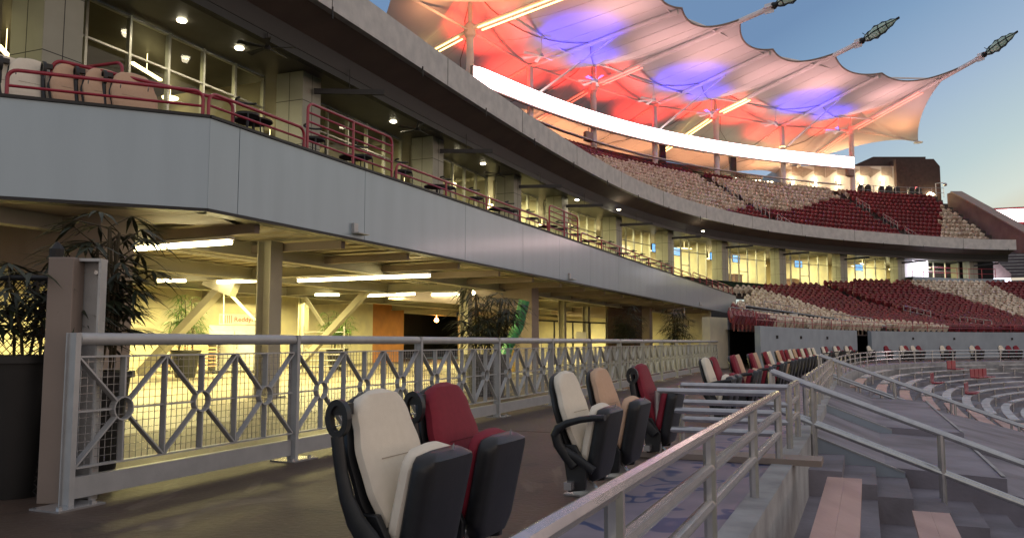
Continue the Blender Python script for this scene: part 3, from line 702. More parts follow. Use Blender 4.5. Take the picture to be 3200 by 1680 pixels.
def chair(name, fab, kind, arm, label, loc, rz, group, sc=1):
    t = thing(name, label, 'stadium seat', loc, rz, group); t.scale = (sc, sc, sc)
    b0, b1 = (.035, 0, .30), (-.135, 0, .835)
    wb = [(0, .175), (.3, .222), (.55, .232), (.76, .202), (1, .04)]
    slab(MB(), b0, b1, wb, .085).build('backrest', fab, t, smooth=True)
    mb = MB(); slab(mb, (-.01, 0, .22), (-.183, 0, .822), [(0, .15), (.35, .225), (.6, .236), (.78, .208), (1, .04)], .05); mb.build('back_shell', M_plast, t, smooth=True)
    mb = MB(); mb.bar((-.0050, -.14, .567), (-.0050, .14, .567), .002, .003, (-.3, 0, 1)); mb.build('seam', M_redseam if fab is M_maroon else M_crseam, t)
    s0, s1 = ((.055, 0, .17), (.15, 0, .62)) if kind != 'open' else ((.0, 0, .24), (.30, 0, .22))
    slab(MB(), s0, s1, [(0, .15), (.3, .2), (.8, .195), (1, .06)], .085).build('seat_cushion', fab, t, smooth=True)
    mb = MB(); slab(mb, *(((.115, 0, .12), (.215, 0, .60)) if kind != 'open' else ((.0, 0, .17), (.30, 0, .15))), [(0, .14), (.2, .2), (.88, .208), (1, .12)], .10 if kind != 'open' else .07, e=5); mb.build('seat_shell', M_plast, t, smooth=True)
    mb = MB(); mb.box((.235, .02, .598), (.03, .03, .02), (.3, 0, .9)); mb.build('latch', M_galv, t)
    mb = MB()
    for y in (-.215, .215):
        mb.extr([(-.07, y-.018, .36), (.03, y-.018, .36), (.11, y-.018, .22), (.10, y-.018, .07), (-.02, y-.018, .05), (-.04, y-.018, .2)], (0, .036, 0))
    mb.tube([(.04, -.22, .24), (.04, .22, .24)], .028, 10)
    mb.build('hinge_frame', M_plast, t, bevel=.006)
    mb = MB(); mb.extr([(-.02, -.03, .13), (.02, -.03, .13), (.16, -.03, .002), (-.06, -.03, .002)], (0, .06, 0)); mb.box((.05, 0, .008), (.3, .2, .012)); mb.bar((.0, -.3, .10), (.0, .3, .10), .05, .05)
    mb.build('foot_bracket', M_galv, t)
    if arm == 'up':
        a = MB(); pts = [(.07, -.27, .22), (.02, -.27, .27), (-.04, -.272, .34), (-.085, -.272, .43), (-.11, -.272, .52), (-.125, -.272, .60), (-.135, -.272, .665)]
        blade_tube(a, pts, [.04, .05, .042, .032, .027, .027, .026], .019)
        n_ = 20; prof_ = []
        for q in range(n_+1):
            an = 2*PI*q/n_; cx_, cz_ = math.cos(an), math.sin(an); prof_.append([(-.13+(.044+o_)*cx_, y_, .735+(.066+o_)*cz_) for o_, y_ in ((-.014, -.288), (.010, -.288), (.010, -.256), (-.014, -.256))])
        a.loft(prof_, caps=False); a.box((-.135, -.235, .77), (.05, .08, .045)); a.build('armrest', M_plast, t, smooth=True)
    elif arm == 'down':
        a = MB(); blade_tube(a, [(-.10, -.265, .42), (-.075, -.266, .47), (-.01, -.268, .505), (.08, -.27, .53), (.17, -.27, .545), (.25, -.265, .55)], [.03, .03, .024, .022, .022, .02], .03)
        blade_tube(a, [(-.095, -.265, .44), (-.075, -.262, .36), (-.02, -.25, .28), (.03, -.245, .22)], .035, .024); blade_tube(a, [(-.05, -.25, .33), (.06, -.25, .27), (.16, -.24, .20)], .03, .02); a.build('armrest', M_plast, t, smooth=True)
    return t
def cheap_chair(fab, label, loc, rz, group):
    t = thing('folding_seat', label, 'stadium seat', loc, rz, group)
    def sl(a, b, w, th):
        mb = MB(); p0, p1 = Vector(a), Vector(b); d = (p1-p0).normalized(); x = d.cross(Vector((0, 1, 0))); rings = []
        for f, k in ((0, .75), (.12, .95), (.6, 1), (.82, .85), (.94, .6), (1, .2)): rings.append(rr(p0.lerp(p1, f), x, (0, 1, 0), th/2, w*k, 8, 4))
        mb.loft(rings); return mb
    sl((.03, 0, .30), (-.13, 0, .835), .2, .08).build('backrest', fab, t, smooth=True)
    sl((-.02, 0, .22), (-.178, 0, .82), .205, .05).build('back_shell', M_plast, t, smooth=True)
    sl((.06, 0, .17), (.16, 0, .62), .2, .085).build('seat_cushion', fab, t, smooth=True)
    mb = sl((.115, 0, .10), (.225, 0, .60), .205, .095); mb.box((.03, 0, .15), (.12, .44, .2)); mb.box((.03, 0, .05), (.06, .06, .12)); mb.tube([(-.1, -.25, .52), (.2, -.25, .56)], .022, 6); mb.build('seat_shell', M_plast, t, smooth=True)
    return t
def face_rz(t): n = R.nor(t); return math.atan2(-n.y, -n.x)
print('chair offs', [(round(R.near(p), 2), round((R.at(R.near(p))-Vector(p)).length, 2)) for p in ((-.505, 2.97), (.37, 5.4), (1.07, 7.0), (2.6, 11.2))])
G1 = 'pairs and threes of padded folding seats along the walkway'
OFFC = 1.05
def place_at(u, v, o):
    h = R.hit(u, v, o+.13); p = R.off(h, o, 0); return (p.x, p.y, 0), face_rz(h), h
NEAR = [(1165, 1225, 'C', 'up', 'cream padded folding seat with raised armrest, nearest the camera'),
        (1392, 1203, 'M', 'up', 'maroon padded folding seat beside the nearest cream seat'),
        (1775, 1155, 'C', 'down', 'cream folding seat with lowered armrest, left of the tan seat'),
        (1868, 1150, 'T', None, 'tan folding seat between the cream and the maroon one'),
        (1995, 1138, 'M', 'up', 'bright maroon folding seat right of the tan seat'),
        (2199, 1112, 'C', 'down', 'cream folding seat just beyond the walkway cross rails'),
        (2224, 1110, 'M', 'up', 'maroon folding seat with raised ring armrest beyond the cross rails')]
FB = {'C': M_cream, 'M': M_maroon, 'T': M_tan}
for u, v, c, arm, lab in NEAR:
    loc, rz, h = place_at(u-(14 if v > 1150 else 0), v, OFFC); chair('folding_seat', FB[c], c, arm, lab, loc, rz, G1)
FAR = [(2285, 'M'), (2300, 'T'), (2343, 'M'), (2356, 'T'), (2388, 'M'), (2401, 'C'), (2427, 'T'), (2439, 'M'), (2454, 'M'), (2466, 'C'), (2479, 'T'), (2492, 'M'), (2503, 'C'), (2514, 'M'), (2526, 'C'), (2539, 'C'),
       (2569, 'C'), (2579, 'M'), (2604, 'C'), (2614, 'M'), (2640, 'C'), (2653, 'M'), (2711, 'C'), (2765, 'M'), (2813, 'C'), (2828, 'M'), (2846, 'C'), (2866, 'M'), (2941, 'C'), (2962, 'M'), (3031, 'C'), (3050, 'M'), (3124, 'C'), (3148, 'M'), (3170, 'M')]
protos = {}
nm = {'C': 'cream', 'M': 'maroon', 'T': 'tan'}
for u, c in FAR:
    o = 1.0 if u < 2545 else 1.0+min(1, (u-2545)/60)*2.3
    loc, rz, h = place_at(u, 1080, o)
    where = 'in the row curving away along the walkway' if u < 2545 else 'against the far grey wall'
    lab = f'{nm[c]} padded folding seat {where}'
    g = f'{nm[c]} folding seats {where}'
    if c not in protos: protos[c] = cheap_chair(FB[c], lab, loc, rz, g); 
    else: dup(protos[c], loc, rz, lab, g)
# seats on the balcony return, seen from below
bs = math.atan2(-(Vector((e.y, -e.x))*(1 if ro > 0 else -1)).y, -(Vector((e.y, -e.x))*(1 if ro > 0 else -1)).x)
for i, (u, c, lab) in enumerate(((20, 'C', 'cream seat at the left edge of the balcony over the grey return'), (112, 'C', 'white topped seat second from left on the balcony'), (245, 'T', 'broad tan seat on the balcony behind the low rail'), (345, 'T', 'tan seat with ring armrest on the balcony, right of the broad one'), (430, 'T', 'tan seat lowest in view near the balcony corner'))):
    k = kret(u, 230, ro*5); p = ret(k, ro*5); chair('folding_seat', FB[c], 'open', 'up', lab, (p.x, p.y, 3.84-.01*i), math.atan2(-BN.y, -BN.x)-.35, 'padded seats on the balcony', 1.45)
# folding seats of the bowl: small
def small_seat(fab, name='bowl_seat'):
    mb = MB(); rings = []
    for f, w in ((0, .20), (.5, .215), (.8, .17), (1, .07)):
        z = .32+f*.46; x = -.04-f*.09
        rings.append([(x-.03, -w, z), (x-.03, w, z), (x+.03, w, z), (x+.03, -w, z)])
    mb.loft(rings)
    mb.loft([[(.0, -.2, .34), (.0, .2, .34), (.0, .2, .26), (.0, -.2, .26)], [(.10, -.2, .62), (.10, .2, .62), (.17, .2, .60), (.14, -.2, .58)]])
    mb.box((.02, 0, .14), (.05, .07, .28))
    return mb
def pip(u, v, poly):
    c = False; j = len(poly)-1
    for i in range(len(poly)):
        xi, yi = poly[i]; xj, yj = poly[j]
        if (yi > v) != (yj > v) and u < (xj-xi)*(v-yi)/(yj-yi)+xi: c = not c
        j = i
    return c
WU = [[(1840, 480), (1860, 500), (2010, 610), (2150, 690), (2215, 690), (2245, 668), (2270, 652), (2330, 640), (2440, 655), (2520, 640), (2560, 622), (2650, 612), (2655, 600), (2600, 570), (2240, 550), (1866, 480)], [(2948, 600), (2935, 690), (2935, 770), (3200, 770), (3200, 600)]]
WL = [[(2150, 860), (2260, 878), (2330, 893), (2420, 913), (2500, 938), (2560, 962), (2640, 980), (2690, 1000), (2830, 1006), (2960, 1018), (2975, 1045), (2650, 1050), (2560, 1040), (2470, 1010), (2390, 988), (2297, 955), (2250, 930)], [(2835, 868), (3060, 870), (3220, 950), (3220, 992), (3180, 985), (3110, 960), (3040, 940), (2960, 915), (2860, 890)]]
seats = []   # (dist, kind, loc, rz, tier)
def aisle_u(t): return any(abs(t-a) < .65 for a in AU)
AU = [C.hit(2500, 705, .3), C.hit(2890, 735, .3), C.hit(2040, 600, .3)]
print('aisles', AU)
for i, (o, z) in enumerate(rows_u):
    t = C.hit(1700, 380, 0) or 30; t = max(12, t-8); end = C.L-1.0
    while t < end:
        sc = max(.3, 1) 
        if not aisle_u(t):
            p = C.off(t, o+.45, z); u, v = proj(p+Vector((0, 0, .7)))
            if p.x < 50.2+(p.y-80)*.02:
                k = 'W' if any(pip(u, v, q) for q in WU) else 'R'; n = C.nor(t)
                if u > 1700 and u < 3230: seats.append((p.length, k, (p.x, p.y, z), math.atan2(-n.y, -n.x), 'U'))
        # keep spacing .55 at this offset
        a = C.off(t, o); b = C.off(t+.3, o); t += .3*.56/max(.05, (b-a).length)
# lower bowl terrace
def zq(q): return 1.45+.10*q+.0069*q*q
QN = 24; PQ = .86
def cface(p):   # distance outward from the suite glass line offset 2 (negative = inside bowl)
    t = C.near(p); d = Vector((p[0], p[1]))-C.at(t); return d.dot(C.nor(t))
LB = thing('lower_bowl', 'stepped lower bowl stand rising from the grey wall to the suites', 'grandstand', tuple(Wc.off(10, 0, 0)))
mb = MB(); prof = [(.22, 1.4)]
for i in range(QN): q = i*PQ; prof += [(q+.23 if i == 0 else q, zq(q)), (q+PQ, zq(q))]
n = int(Wc.L); grid = []
for k in range(n+1):
    t = Wc.L*k/n; grid.append([(Wc.off(t, o, z)) for o, z in prof])
for k in range(n):
    for j in range(len(prof)-1):
        P = [grid[k][j], grid[k+1][j], grid[k+1][j+1], grid[k][j+1]]
        c_ = (P[0]+P[2])/2
        fb_ = (Vector((c_.x, c_.y))-B0).dot(BN)
        if cface(c_) < 2.6 and (c_.z > 4.35 or (fb_ < -.1 and c_.x/c_.y > .262)): mb.poly(P)
mb.build('terrace_steps', M_terr, LB)
AL = [9.5, 22.0, 33.5]
for i in range(QN):
    q = i*PQ; z = zq(q); t = -6.0
    while t < Wc.L:
        if not any(abs(t-a) < .6+(.9 if False else 0) for a in AL):
            p = Wc.off(t, q+.45, z); u, v = proj(p+Vector((0, 0, .6)))
            cf = cface(p); fb = (Vector((p.x, p.y))-B0).dot(BN)
            if cf < (1.9 if u < 2780 else .9) and ((fb < -.2 and p.x/p.y > .268) or (z > 4.4 and fb > -.2)) and 2050 < u < 3230 and t > -3-i*.1:
                k = 'W' if any(pip(u, v, w) for w in WL) else 'R'; n = Wc.nor(t); seats.append((p.length, k, (p.x, p.y, z), math.atan2(-n.y, -n.x), 'L'))
        a = Wc.off(max(t, 0), q); b = Wc.off(max(t, 0)+.3, q); t += .3*.56/max(.05, (b-a).length)
seats.sort(key=lambda s: s[0]); print('seats', len(seats))
rs = random.Random(5)
sm = {'W': small_seat(M_seatw), 'R': small_seat(M_seatr)}
SL = {('W', 'L'): ('cream seat in a pale band of the lower bowl above the grey wall', 'cream seats in the lower bowl'), ('R', 'L'): ('maroon seat in the lower bowl above the grey wall', 'maroon seats in the lower bowl'),
      ('W', 'U'): ('cream seat in the upper deck under the canopy', 'cream seats in the upper deck'), ('R', 'U'): ('maroon seat in the upper deck under the canopy', 'maroon seats in the upper deck')}
pm = {}
for kk in ('W', 'R'):
    pass
for d, k, loc, rz, tier in seats[:300]:
    if k not in pm:
        o = sm[k].build('bowl_seat', M_seatw if k == 'W' else M_seatr); pm[k] = o
    else: o = pm[k].copy(); COL.objects.link(o)
    o.location = loc; o.rotation_euler = (0, 0, rz); o['label'], o['group'] = SL[(k, tier)]; o['category'] = 'stadium seat'
big = {('W'): MB(), ('R'): MB()}
for d, k, loc, rz, tier in seats[300:]:
    m = sm[k]; B = big[k]; i0 = len(B.v); c, s_ = math.cos(rz), math.sin(rz)
    for x, y, z in m.v: B.v.append((loc[0]+x*c-y*s_, loc[1]+x*s_+y*c, loc[2]+z))
    for f in m.f: B.f.append(tuple(i0+q for q in f))
big['W'].build('cream_seating', M_seatw, kind='stuff', label='mass of cream seats filling the far stands', cat='seating'); big['R'].build('maroon_seating', M_seatr, kind='stuff', label='mass of maroon seats filling the far stands', cat='seating')
# grey wall under the lower bowl, with the dark vomitory doorway
WA = thing('retaining_wall', 'pale grey curved wall below the lower bowl seats with dark doorway', 'wall', tuple(Wc.off(12, 0, 0)))
hd0, hd1 = Wc.hit(2677, 1060, 0), Wc.hit(2722, 1060, 0)
mb = MB(); solid(mb, Wc, 0, hd0, [(0, 0), (0, 1.68), (.22, 1.68), (.22, 0)]); solid(mb, Wc, hd1, Wc.L, [(0, 0), (0, 1.68), (.22, 1.68), (.22, 0)]); mb.build('wall_face', M_wallg, WA)
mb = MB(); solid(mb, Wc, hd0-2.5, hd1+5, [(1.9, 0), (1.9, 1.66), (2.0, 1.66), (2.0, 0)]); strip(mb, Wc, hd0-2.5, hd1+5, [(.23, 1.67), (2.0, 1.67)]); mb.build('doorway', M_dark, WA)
for u in (2425, 2500, 2583, 2850, 2980, 3160):
    h = Wc.hit(u, 1055, 0); p = Wc.off(h, -.02, 1.25); mb = MB(); mb.box(p, (.12, .06, .14)); mb.build('wall_box', M_black, WA)
# thin maroon rail on top of the wall
pts = [Wc.off(t, .15, 1.68) for t in [k*1.5 for k in range(int(Wc.L/1.5))]]
pipe_rail('wall_rail', pts, (.25, .5), 1.6, .018, M_red, 'thin maroon rail on top of the grey wall', 'railing')
# lower gangway floor in front of wall
mb = MB(); n = 60
ring = []
for k in range(n+1):
    t = R.L*.36+(R.L*.64)*k/n; a = R.off(t, 6.9, -.004); ring.append(a)
far_edge = [Wc.off(Wc.L*k/30, .05, -.004) for k in range(31)]
mb.poly([tuple(p) for p in ring]+[tuple(p) for p in reversed(far_edge)]); mb.build('far_walkway', M_floor, kind='structure')
# end wall of the concourse and dark opening behind
EW = thing('concourse_end_wall', 'olive grey end wall where the long fence stops', 'wall', (8.2, 32.4, 0))
mb = MB(); A = atz(2222, 1150, 0); a = Vector((7.75, 32.0)); b = Vector((8.75, 33.2)); n_ = Vector((-.94, .4))
mb.extr([(a.x, a.y, 0), (b.x, b.y, 0), (b.x+n_.x*.3, b.y+n_.y*.3, 0), (a.x+n_.x*.3, a.y+n_.y*.3, 0)], (0, 0, 2.02)); mb.build('end_pier', M_wall_y, EW)
mb = MB(); mb.extr([(8.75, 33.2, 0), (9.2, 34.6, 0), (9.0, 34.7, 0), (8.5, 33.3, 0)], (0, 0, 1.95)); mb.build('grey_pier', M_wallg, EW)
mb = MB(); mb.poly([(8.9, 36.5, 0), (12.5, 41.5, 0), (12.5, 41.5, 2.4), (8.9, 36.5, 2.4)]); mb.build('opening_shade_sheet', M_dark, EW)

# ================================================================ FENCE
F0 = Vector((-2.83, 5.29)); FD1 = Vector((.386, .9225)); 
FC = Curve([F0-FD1*.0, F0+FD1*9.0, (7.9, 31.9)], 2)
FE = thing('steel_fence', 'long grey steel fence of crossed panels with wire mesh beside the walkway', 'fence', (F0.x, F0.y, 0))
sp = 2.27; NP = int(FC.L/sp)+1
def fbar(a, b, w=.05, h=.012, n=None): mb_.bar(a, b, w, h, n)
for i in range(NP+1):
    s0 = i*sp; p = FC.at(s0); t_ = FC.tan(s0+.1 if i == 0 else s0); x = Vector((t_.x, t_.y, 0)); y = Vector((-t_.y, t_.x, 0)); p = Vector((p.x, p.y, 0))
    mb = MB(); mb.box(p+Vector((0, 0, .55)), (.012, .08, 1.1), x, y); mb.box(p+Vector((0, 0, .55))+y*.041, (.04, .010, 1.1), x, y); mb.box(p+Vector((0, 0, .55))-y*.041, (.04, .010, 1.1), x, y); mb.build('post', M_gate, FE)
    mb = MB(); mb.box(p+Vector((0, 0, .006))-y*.02, (.34, .26, .012), x, y)
    for q in (-.12, .12): mb.box(p+x*q-y*.09+Vector((0, 0, .02)), (.025, .025, .02), x, y)
    mb.build('base_plate', M_galv, FE)
    if i == NP: break
    q = FC.at(s0+sp); q = Vector((q.x, q.y, 0)); dd = (q-p).normalized(); nn = Vector((-dd.y, dd.x, 0)); Z = Vector((0, 0, 1))
    a = p+dd*.03; b = q-dd*.03
    MB().tube([a+Z*1.06, b+Z*1.06], .042, 12).build('top_rail', M_gate, FE, smooth=True)
    mb = MB(); mb.bar(a+Z*.105, b+Z*.105, .012, .13); mb.bar(a+Z*.172+nn*.025, b+Z*.172+nn*.025, .05, .006); mb.build('kick_plate', M_gate, FE)
    mb = MB(); zb, zt = .235, .945
    mb.bar(a+Z*zb, b+Z*zb, .05, .012); mb.bar(a+Z*zt, b+Z*zt, .05, .012)
    L = (b-a).length; cw = L/3
    for c in range(3):
        m0 = a+dd*cw*c; cc = m0+dd*cw/2+Z*(zb+zt)/2; rr_ = .078
        ringp = [cc+dd*math.cos(2*PI*k/16)*rr_+Z*math.sin(2*PI*k/16)*rr_ for k in range(17)]
        for k in range(16): mb.bar(ringp[k], ringp[k+1], .05, .010, nn.cross(ringp[k+1]-ringp[k]))
        for cx, cz in ((0, zb), (0, zt), (cw, zb), (cw, zt)):
            e0 = m0+dd*cx+Z*cz; w_ = (cc-e0).normalized(); mb.bar(e0, cc-w_*rr_, .05, .012, nn.cross(w_))
        mb.bar(m0+dd*cw/2+Z*zb, cc-Z*rr_, .05, .012, dd); mb.bar(cc+Z*rr_, m0+dd*cw/2+Z*zt, .05, .012, dd)
        mb.bar(m0+Z*(zb+zt)/2, cc-dd*rr_, .014, .012); mb.bar(cc+dd*rr_, m0+dd*cw+Z*(zb+zt)/2, .014, .012)
        if c: mb.bar(m0+Z*zb, m0+Z*zt, .05, .012, dd)
    mb.build('cross_panel', M_gate, FE)
    mb = MB(); st = .052 if i < 4 else (.075 if i < 8 else .12); w_ = .0035 if i < 4 else .005; k = 1
    while k*st < L: mb.bar(a+dd*k*st+Z*zb+nn*.02, a+dd*k*st+Z*zt+nn*.02, w_, w_, dd); k += 1
    k = 1
    while zb+k*st < zt: mb.bar(a+Z*(zb+k*st)+nn*.02, b+Z*(zb+k*st)+nn*.02, w_, w_); k += 1
    mb.build('wire_mesh', M_galv, FE)
# tall gate post at left
gp = thing('gate_post', 'tall brown grey steel post with open channel at the fence start', 'post', (-3.0, 5.2, 0))
x = Vector((FD1.x, FD1.y, 0)); pL = atz(114, 1568, 0); pR = atz(190, 1580, 0)
c0 = Vector(((pL.x+pR.x)/2, (pL.y+pR.y)/2, 0)); 
mb = MB(); H = 1.60
mb.box((c0.x, c0.y+.08, H/2), (.165, .16, H), (1, .05, 0)); mb.build('box_post', M_bent, gp, bevel=.006)
mb = MB(); cx = Vector((-2.875, 5.46, 0))
mb.box((cx.x, cx.y+.1, H/2), (.2, .008, H), (1, .05, 0)); mb.box((cx.x-.1, cx.y+.05, H/2), (.008, .1, H), (1, .05, 0)); mb.box((cx.x+.1, cx.y+.055, H/2), (.014, .1, H), (1, .05, 0)); mb.box((cx.x, cx.y+.05, H-.01), (.215, .11, .02), (1, .05, 0))
for zz in (.12, .35, .62, .9): mb.box((cx.x-.05, cx.y+.03, zz), (.05, .02, .03), (1, 0, 0))
mb.build('channel', M_gate, gp)
mb = MB()
for q in (-.055, .05): mb.tube([(cx.x+q, cx.y+.09, H-.09), (cx.x+q, cx.y+.06, H-.09)], .016, 6)
for q in (-.085, -.05): mb.tube([(cx.x+q, cx.y+.03, 1.13), (cx.x+q, cx.y-.0, 1.13)], .014, 6)
mb.build('bolts', M_galv, gp)

# ================================================================ KERB, RAILS, BLEACHERS
tA = R.near((2.24, 7.13)); tB = R.near((2.55, 7.83)); tS1 = R.near((2.95, 9.0)); tS2 = R.near((8.2, 21.0)); 
mb = MB(); solid(mb, R, 0, R.L, [(0, -.6), (0, .012), (-.17, .012), (-.17, -.6)], .8); mb.build('kerb', M_kerb, kind='structure')
def rail_pts(t0, t1, o=-.06, z=0, step=.8):
    n = max(1, int((t1-t0)/step)); return [R.off(t0+(t1-t0)*k/n, o, z) for k in range(n+1)]
pipe_rail('guard_rail', rail_pts(tA-11.6, tA), (.26, .43, .60), 1.66, .029, M_galv, 'galvanised three bar rail on the kerb running towards the camera', 'railing', rp=.032)
pipe_rail('guard_rail', rail_pts(tB+.05, tS1+.05, -.06), (.26, .43, .60), 1.5, .029, M_galv, 'short galvanised rail on the kerb between the cross rails and the stair', 'railing', rp=.032)
pipe_rail('guard_rail', rail_pts(tS1+1.4, tS2-.6), (.26, .43, .60), 1.2, .029, M_galv, 'galvanised kerb rail beyond the first stair running to the second', 'railing', rp=.03)
pipe_rail('guard_rail', rail_pts(tS2+1.0, R.L-1), (.26, .43, .60), 1.9, .027, M_galv, 'long galvanised rail curving in front of the far seats', 'railing', rp=.028)
for tt, lab in ((tA, 'nearer galvanised cross rail between walkway and kerb'), (tB, 'farther galvanised cross rail between walkway and kerb')):
    pipe_rail('cross_rail', [R.off(tt, -.06, 0), R.off(tt, .98, 0)], (.26, .43, .60), 1.0, .029, M_galv, lab, 'railing', group='cross rails across the painted walkway')
mb = MB(); n_ = R.nor(tA); p = R.off(tA+.12, .55, .03); mb.box(p, (1.9, .32, .05), (n_.x, n_.y, 0)); mb.build('threshold_plank', M_bent, label='brown plank across the painted walkway under the cross rails', cat='plank')
# stepped concrete
def zk(k): return -.57-.23*k
def stepped(t0, t1, k1, pitch=.66, z0=-.57, drop=.23, name='bleacher_steps', step=1.0, p0=.17, m=None):
    pr = [(-p0, -.05 if False else z0)]
    for k in range(k1): pr += [(-(p0+pitch*(k+1)), z0-drop*k), (-(p0+pitch*(k+1)), z0-drop*(k+1))]
    mb = MB(); strip(mb, R, t0, t1, pr, step); return close(mb, t0, t1, pr).build(name, m or M_tread, kind='structure')
def close(mb, t0, t1, pr):
    for t in (t0, t1):
        for a, b in zip(pr, pr[1:]):
            if abs(a[0]-b[0]) > 1e-6: mb.quad(R.off(t, a[0], a[1]), R.off(t, b[0], b[1]), R.off(t, b[0], b[1]-1.5), R.off(t, a[0], a[1]-1.5))
    return mb
def landing(t0, t1, z0, name='landing'):
    pr = [(-.17, z0), (-.95, z0-.30), (-2.17, z0-.36)]; z = z0-.36
    for k in range(8): pr += [(pr[-1][0]-.002, z-.16), (pr[-1][0]-2.0, z-.16-.5)]; z = pr[-1][1]
    mb = MB(); strip(mb, R, t0, t1, pr, 1.0); close(mb, t0, t1, pr).build(name, M_tread, kind='structure'); return pr
stepped(0, tS1-.2, 26); stepped(tS1-.2, tS1+1.2, 52, pitch=.33, z0=-.30, drop=.115, name='stair')
pa = landing(tS1+1.2, tS1+5.2, -.12); pb = landing(tS1+5.2, tS2-.4, -.02)
stepped(tS2-.4, tS2+1.1, 52, pitch=.33, z0=-.2, drop=.115, name='stair'); stepped(tS2+1.1, R.L, 30, pitch=.62, drop=.18, m=mat('pale bleacher concrete', (.34, .34, .39), .8, 0, (.22, .22, .26), 1.3))
for tt, pr, lab in ((tS1+1.17, pa, 'dark wedge shaped wall with pale top edge beside the first stair'), (tS1+5.17, pb, 'dark wedge shaped wall with pale edge in the middle of the landing')):
    t = thing('cheek_wall', lab, 'wall', tuple(R.off(tt, -.2, -.6)))
    A = R.off(tt, pr[0][0], pr[0][1]+.012); B = R.off(tt, pr[1][0], pr[1][1]+.012); nt_ = R.tan(tt); d3 = Vector((nt_.x, nt_.y, 0))*.1; B = A+(B-A)*1.25
    mb = MB(); mb.extr([A, B, Vector((B.x, B.y, -.9)), Vector((A.x, A.y, -.9))], d3*.5); mb.build('wedge', M_wallg, t)
    mb = MB(); mb.bar(A+Vector((0, 0, .01))+d3*.3, B+Vector((0, 0, .01))+d3*.3, .07, .02); mb.build('edge', M_kerb, t)
for pr, a_, b_ in ((pa, tS1+1.3, tS1+5.1), (pb, tS1+5.3, tS2-.5)):
    for k in (2, 4, 6, 8):
        mb = MB(); solid(mb, R, a_, b_, [(pr[k][0]+.04, pr[k][1]+.012), (pr[k][0]+.04, pr[k][1]+.02), (pr[k][0]-.006, pr[k][1]+.012), (pr[k][0]-.006, pr[k][1]+.004)]); mb.build('step_nosing', M_kerb, kind='structure')
# handrails of the stairs
def hand(tt, side, lab, n=6, L=7.5, grp='stair handrails'):
    th = thing('handrail', lab, 'railing', tuple(R.off(tt, -.1, -.2)), group=grp); sl_ = .37
    def P(w, z): return R.off(tt, .25-w, z)
    z0 = .70; dr = .42
    pts = [P(0, z0-.45), P(0, z0), P(L, z0-sl_*L)]
    MB().tube([P(0, z0), P(L, z0-sl_*L)], .03, 8).build('rail', M_galv, th, smooth=True)
    MB().tube([P(0, z0), P(0, z0-dr+.02), P(.02, z0-dr), P(L, z0-dr-sl_*L)], .03, 8).build('rail', M_galv, th, smooth=True)
    w = .45
    while w < L: MB().tube([P(w, z0-sl_*w), P(w, z0-sl_*w-1.15)], .03, 8).build('post', M_galv, th, smooth=True); w += 1.28
hs1 = R.near((3.3, 9.55)); hs2 = R.near((8.45, 21.3))
hand(hs1-.12, 0, 'galvanised handrail of the first stair, the nearer of its pair'); hand(hs1+.12, 0, 'galvanised handrail of the first stair, the farther of its pair')
hand(hs2-.5, 0, 'galvanised handrail of the second stair, the nearer of its pair'); hand(hs2+.6, 0, 'galvanised handrail of the second stair, the farther of its pair')
# bleacher benches
def bench(t0, t1, k, m, label, group, z0=-.14, pt=.66, dp=.23):
    p = R.off(t0, -.6-pt*k, z0-dp*k); t = thing('bleacher_bench', label, 'bench', (p.x, p.y, p.z-.43), group=group)
    zz = z0-dp*k; o = -(.42+pt*k)
    n = max(1, round((t1-t0)/(3.3 if t1-t0 > 8 else 2.2)))
    for j in range(n):
        a, b = t0+(t1-t0)*j/n, t0+(t1-t0)*(j+1)/n-.012
        for q in ((0, .1395), (.1405, .28)):
            mb = MB(); solid(mb, R, a, b, [(o-q[0], zz-.035), (o-q[0], zz), (o-q[1], zz), (o-q[1], zz-.035)], .9); mb.build('plank', m, t)
    s = t0+.5
    while s < t1:
        mb = MB(); a = R.off(s, o-.14, zz-.036); nn = R.nor(s); mb.bar(a, a-Vector((0, 0, .39)), .05, .05); mb.bar(a-Vector((nn.x, nn.y, 0))*.12-Vector((0, 0, .01)), a+Vector((nn.x, nn.y, 0))*.12-Vector((0, 0, .01)), .04, .03); mb.build('support', M_galv, t); s += 2.2 if t0 < 12 else 3.3
    return t
ordn = ['nearest the kerb', 'second from the kerb', 'third from the kerb', 'fourth from the kerb', 'fifth from the kerb']
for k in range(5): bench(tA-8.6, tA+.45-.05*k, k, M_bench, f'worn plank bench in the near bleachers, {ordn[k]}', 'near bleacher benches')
segs = []; t = tS2+1.25; L_ = [5.5, 9, 10, 12, 14]
for i, l in enumerate(L_):
    if t > R.L-2: break
    segs.append((t, min(R.L-.5, t+l))); t += l+1.1
for i, (a, b) in enumerate(segs):
    for k in range(20 if i < 4 else 16):
        bench(a, b, k, M_bench if i == 0 else M_benchf, ['weathered tan plank bench just beyond the second stair', 'pale metal bench in the bleachers curving past the second stair', 'pale metal bench on the far curve of the bleachers', 'pale metal bench at far right of the curved bleachers', 'pale metal bench at the end of the curved bleachers'][i], ['tan benches beyond the second stair', 'pale benches past the second stair', 'benches on the far curve', 'benches at far right', 'benches at the end'][i], pt=.62, dp=.18)
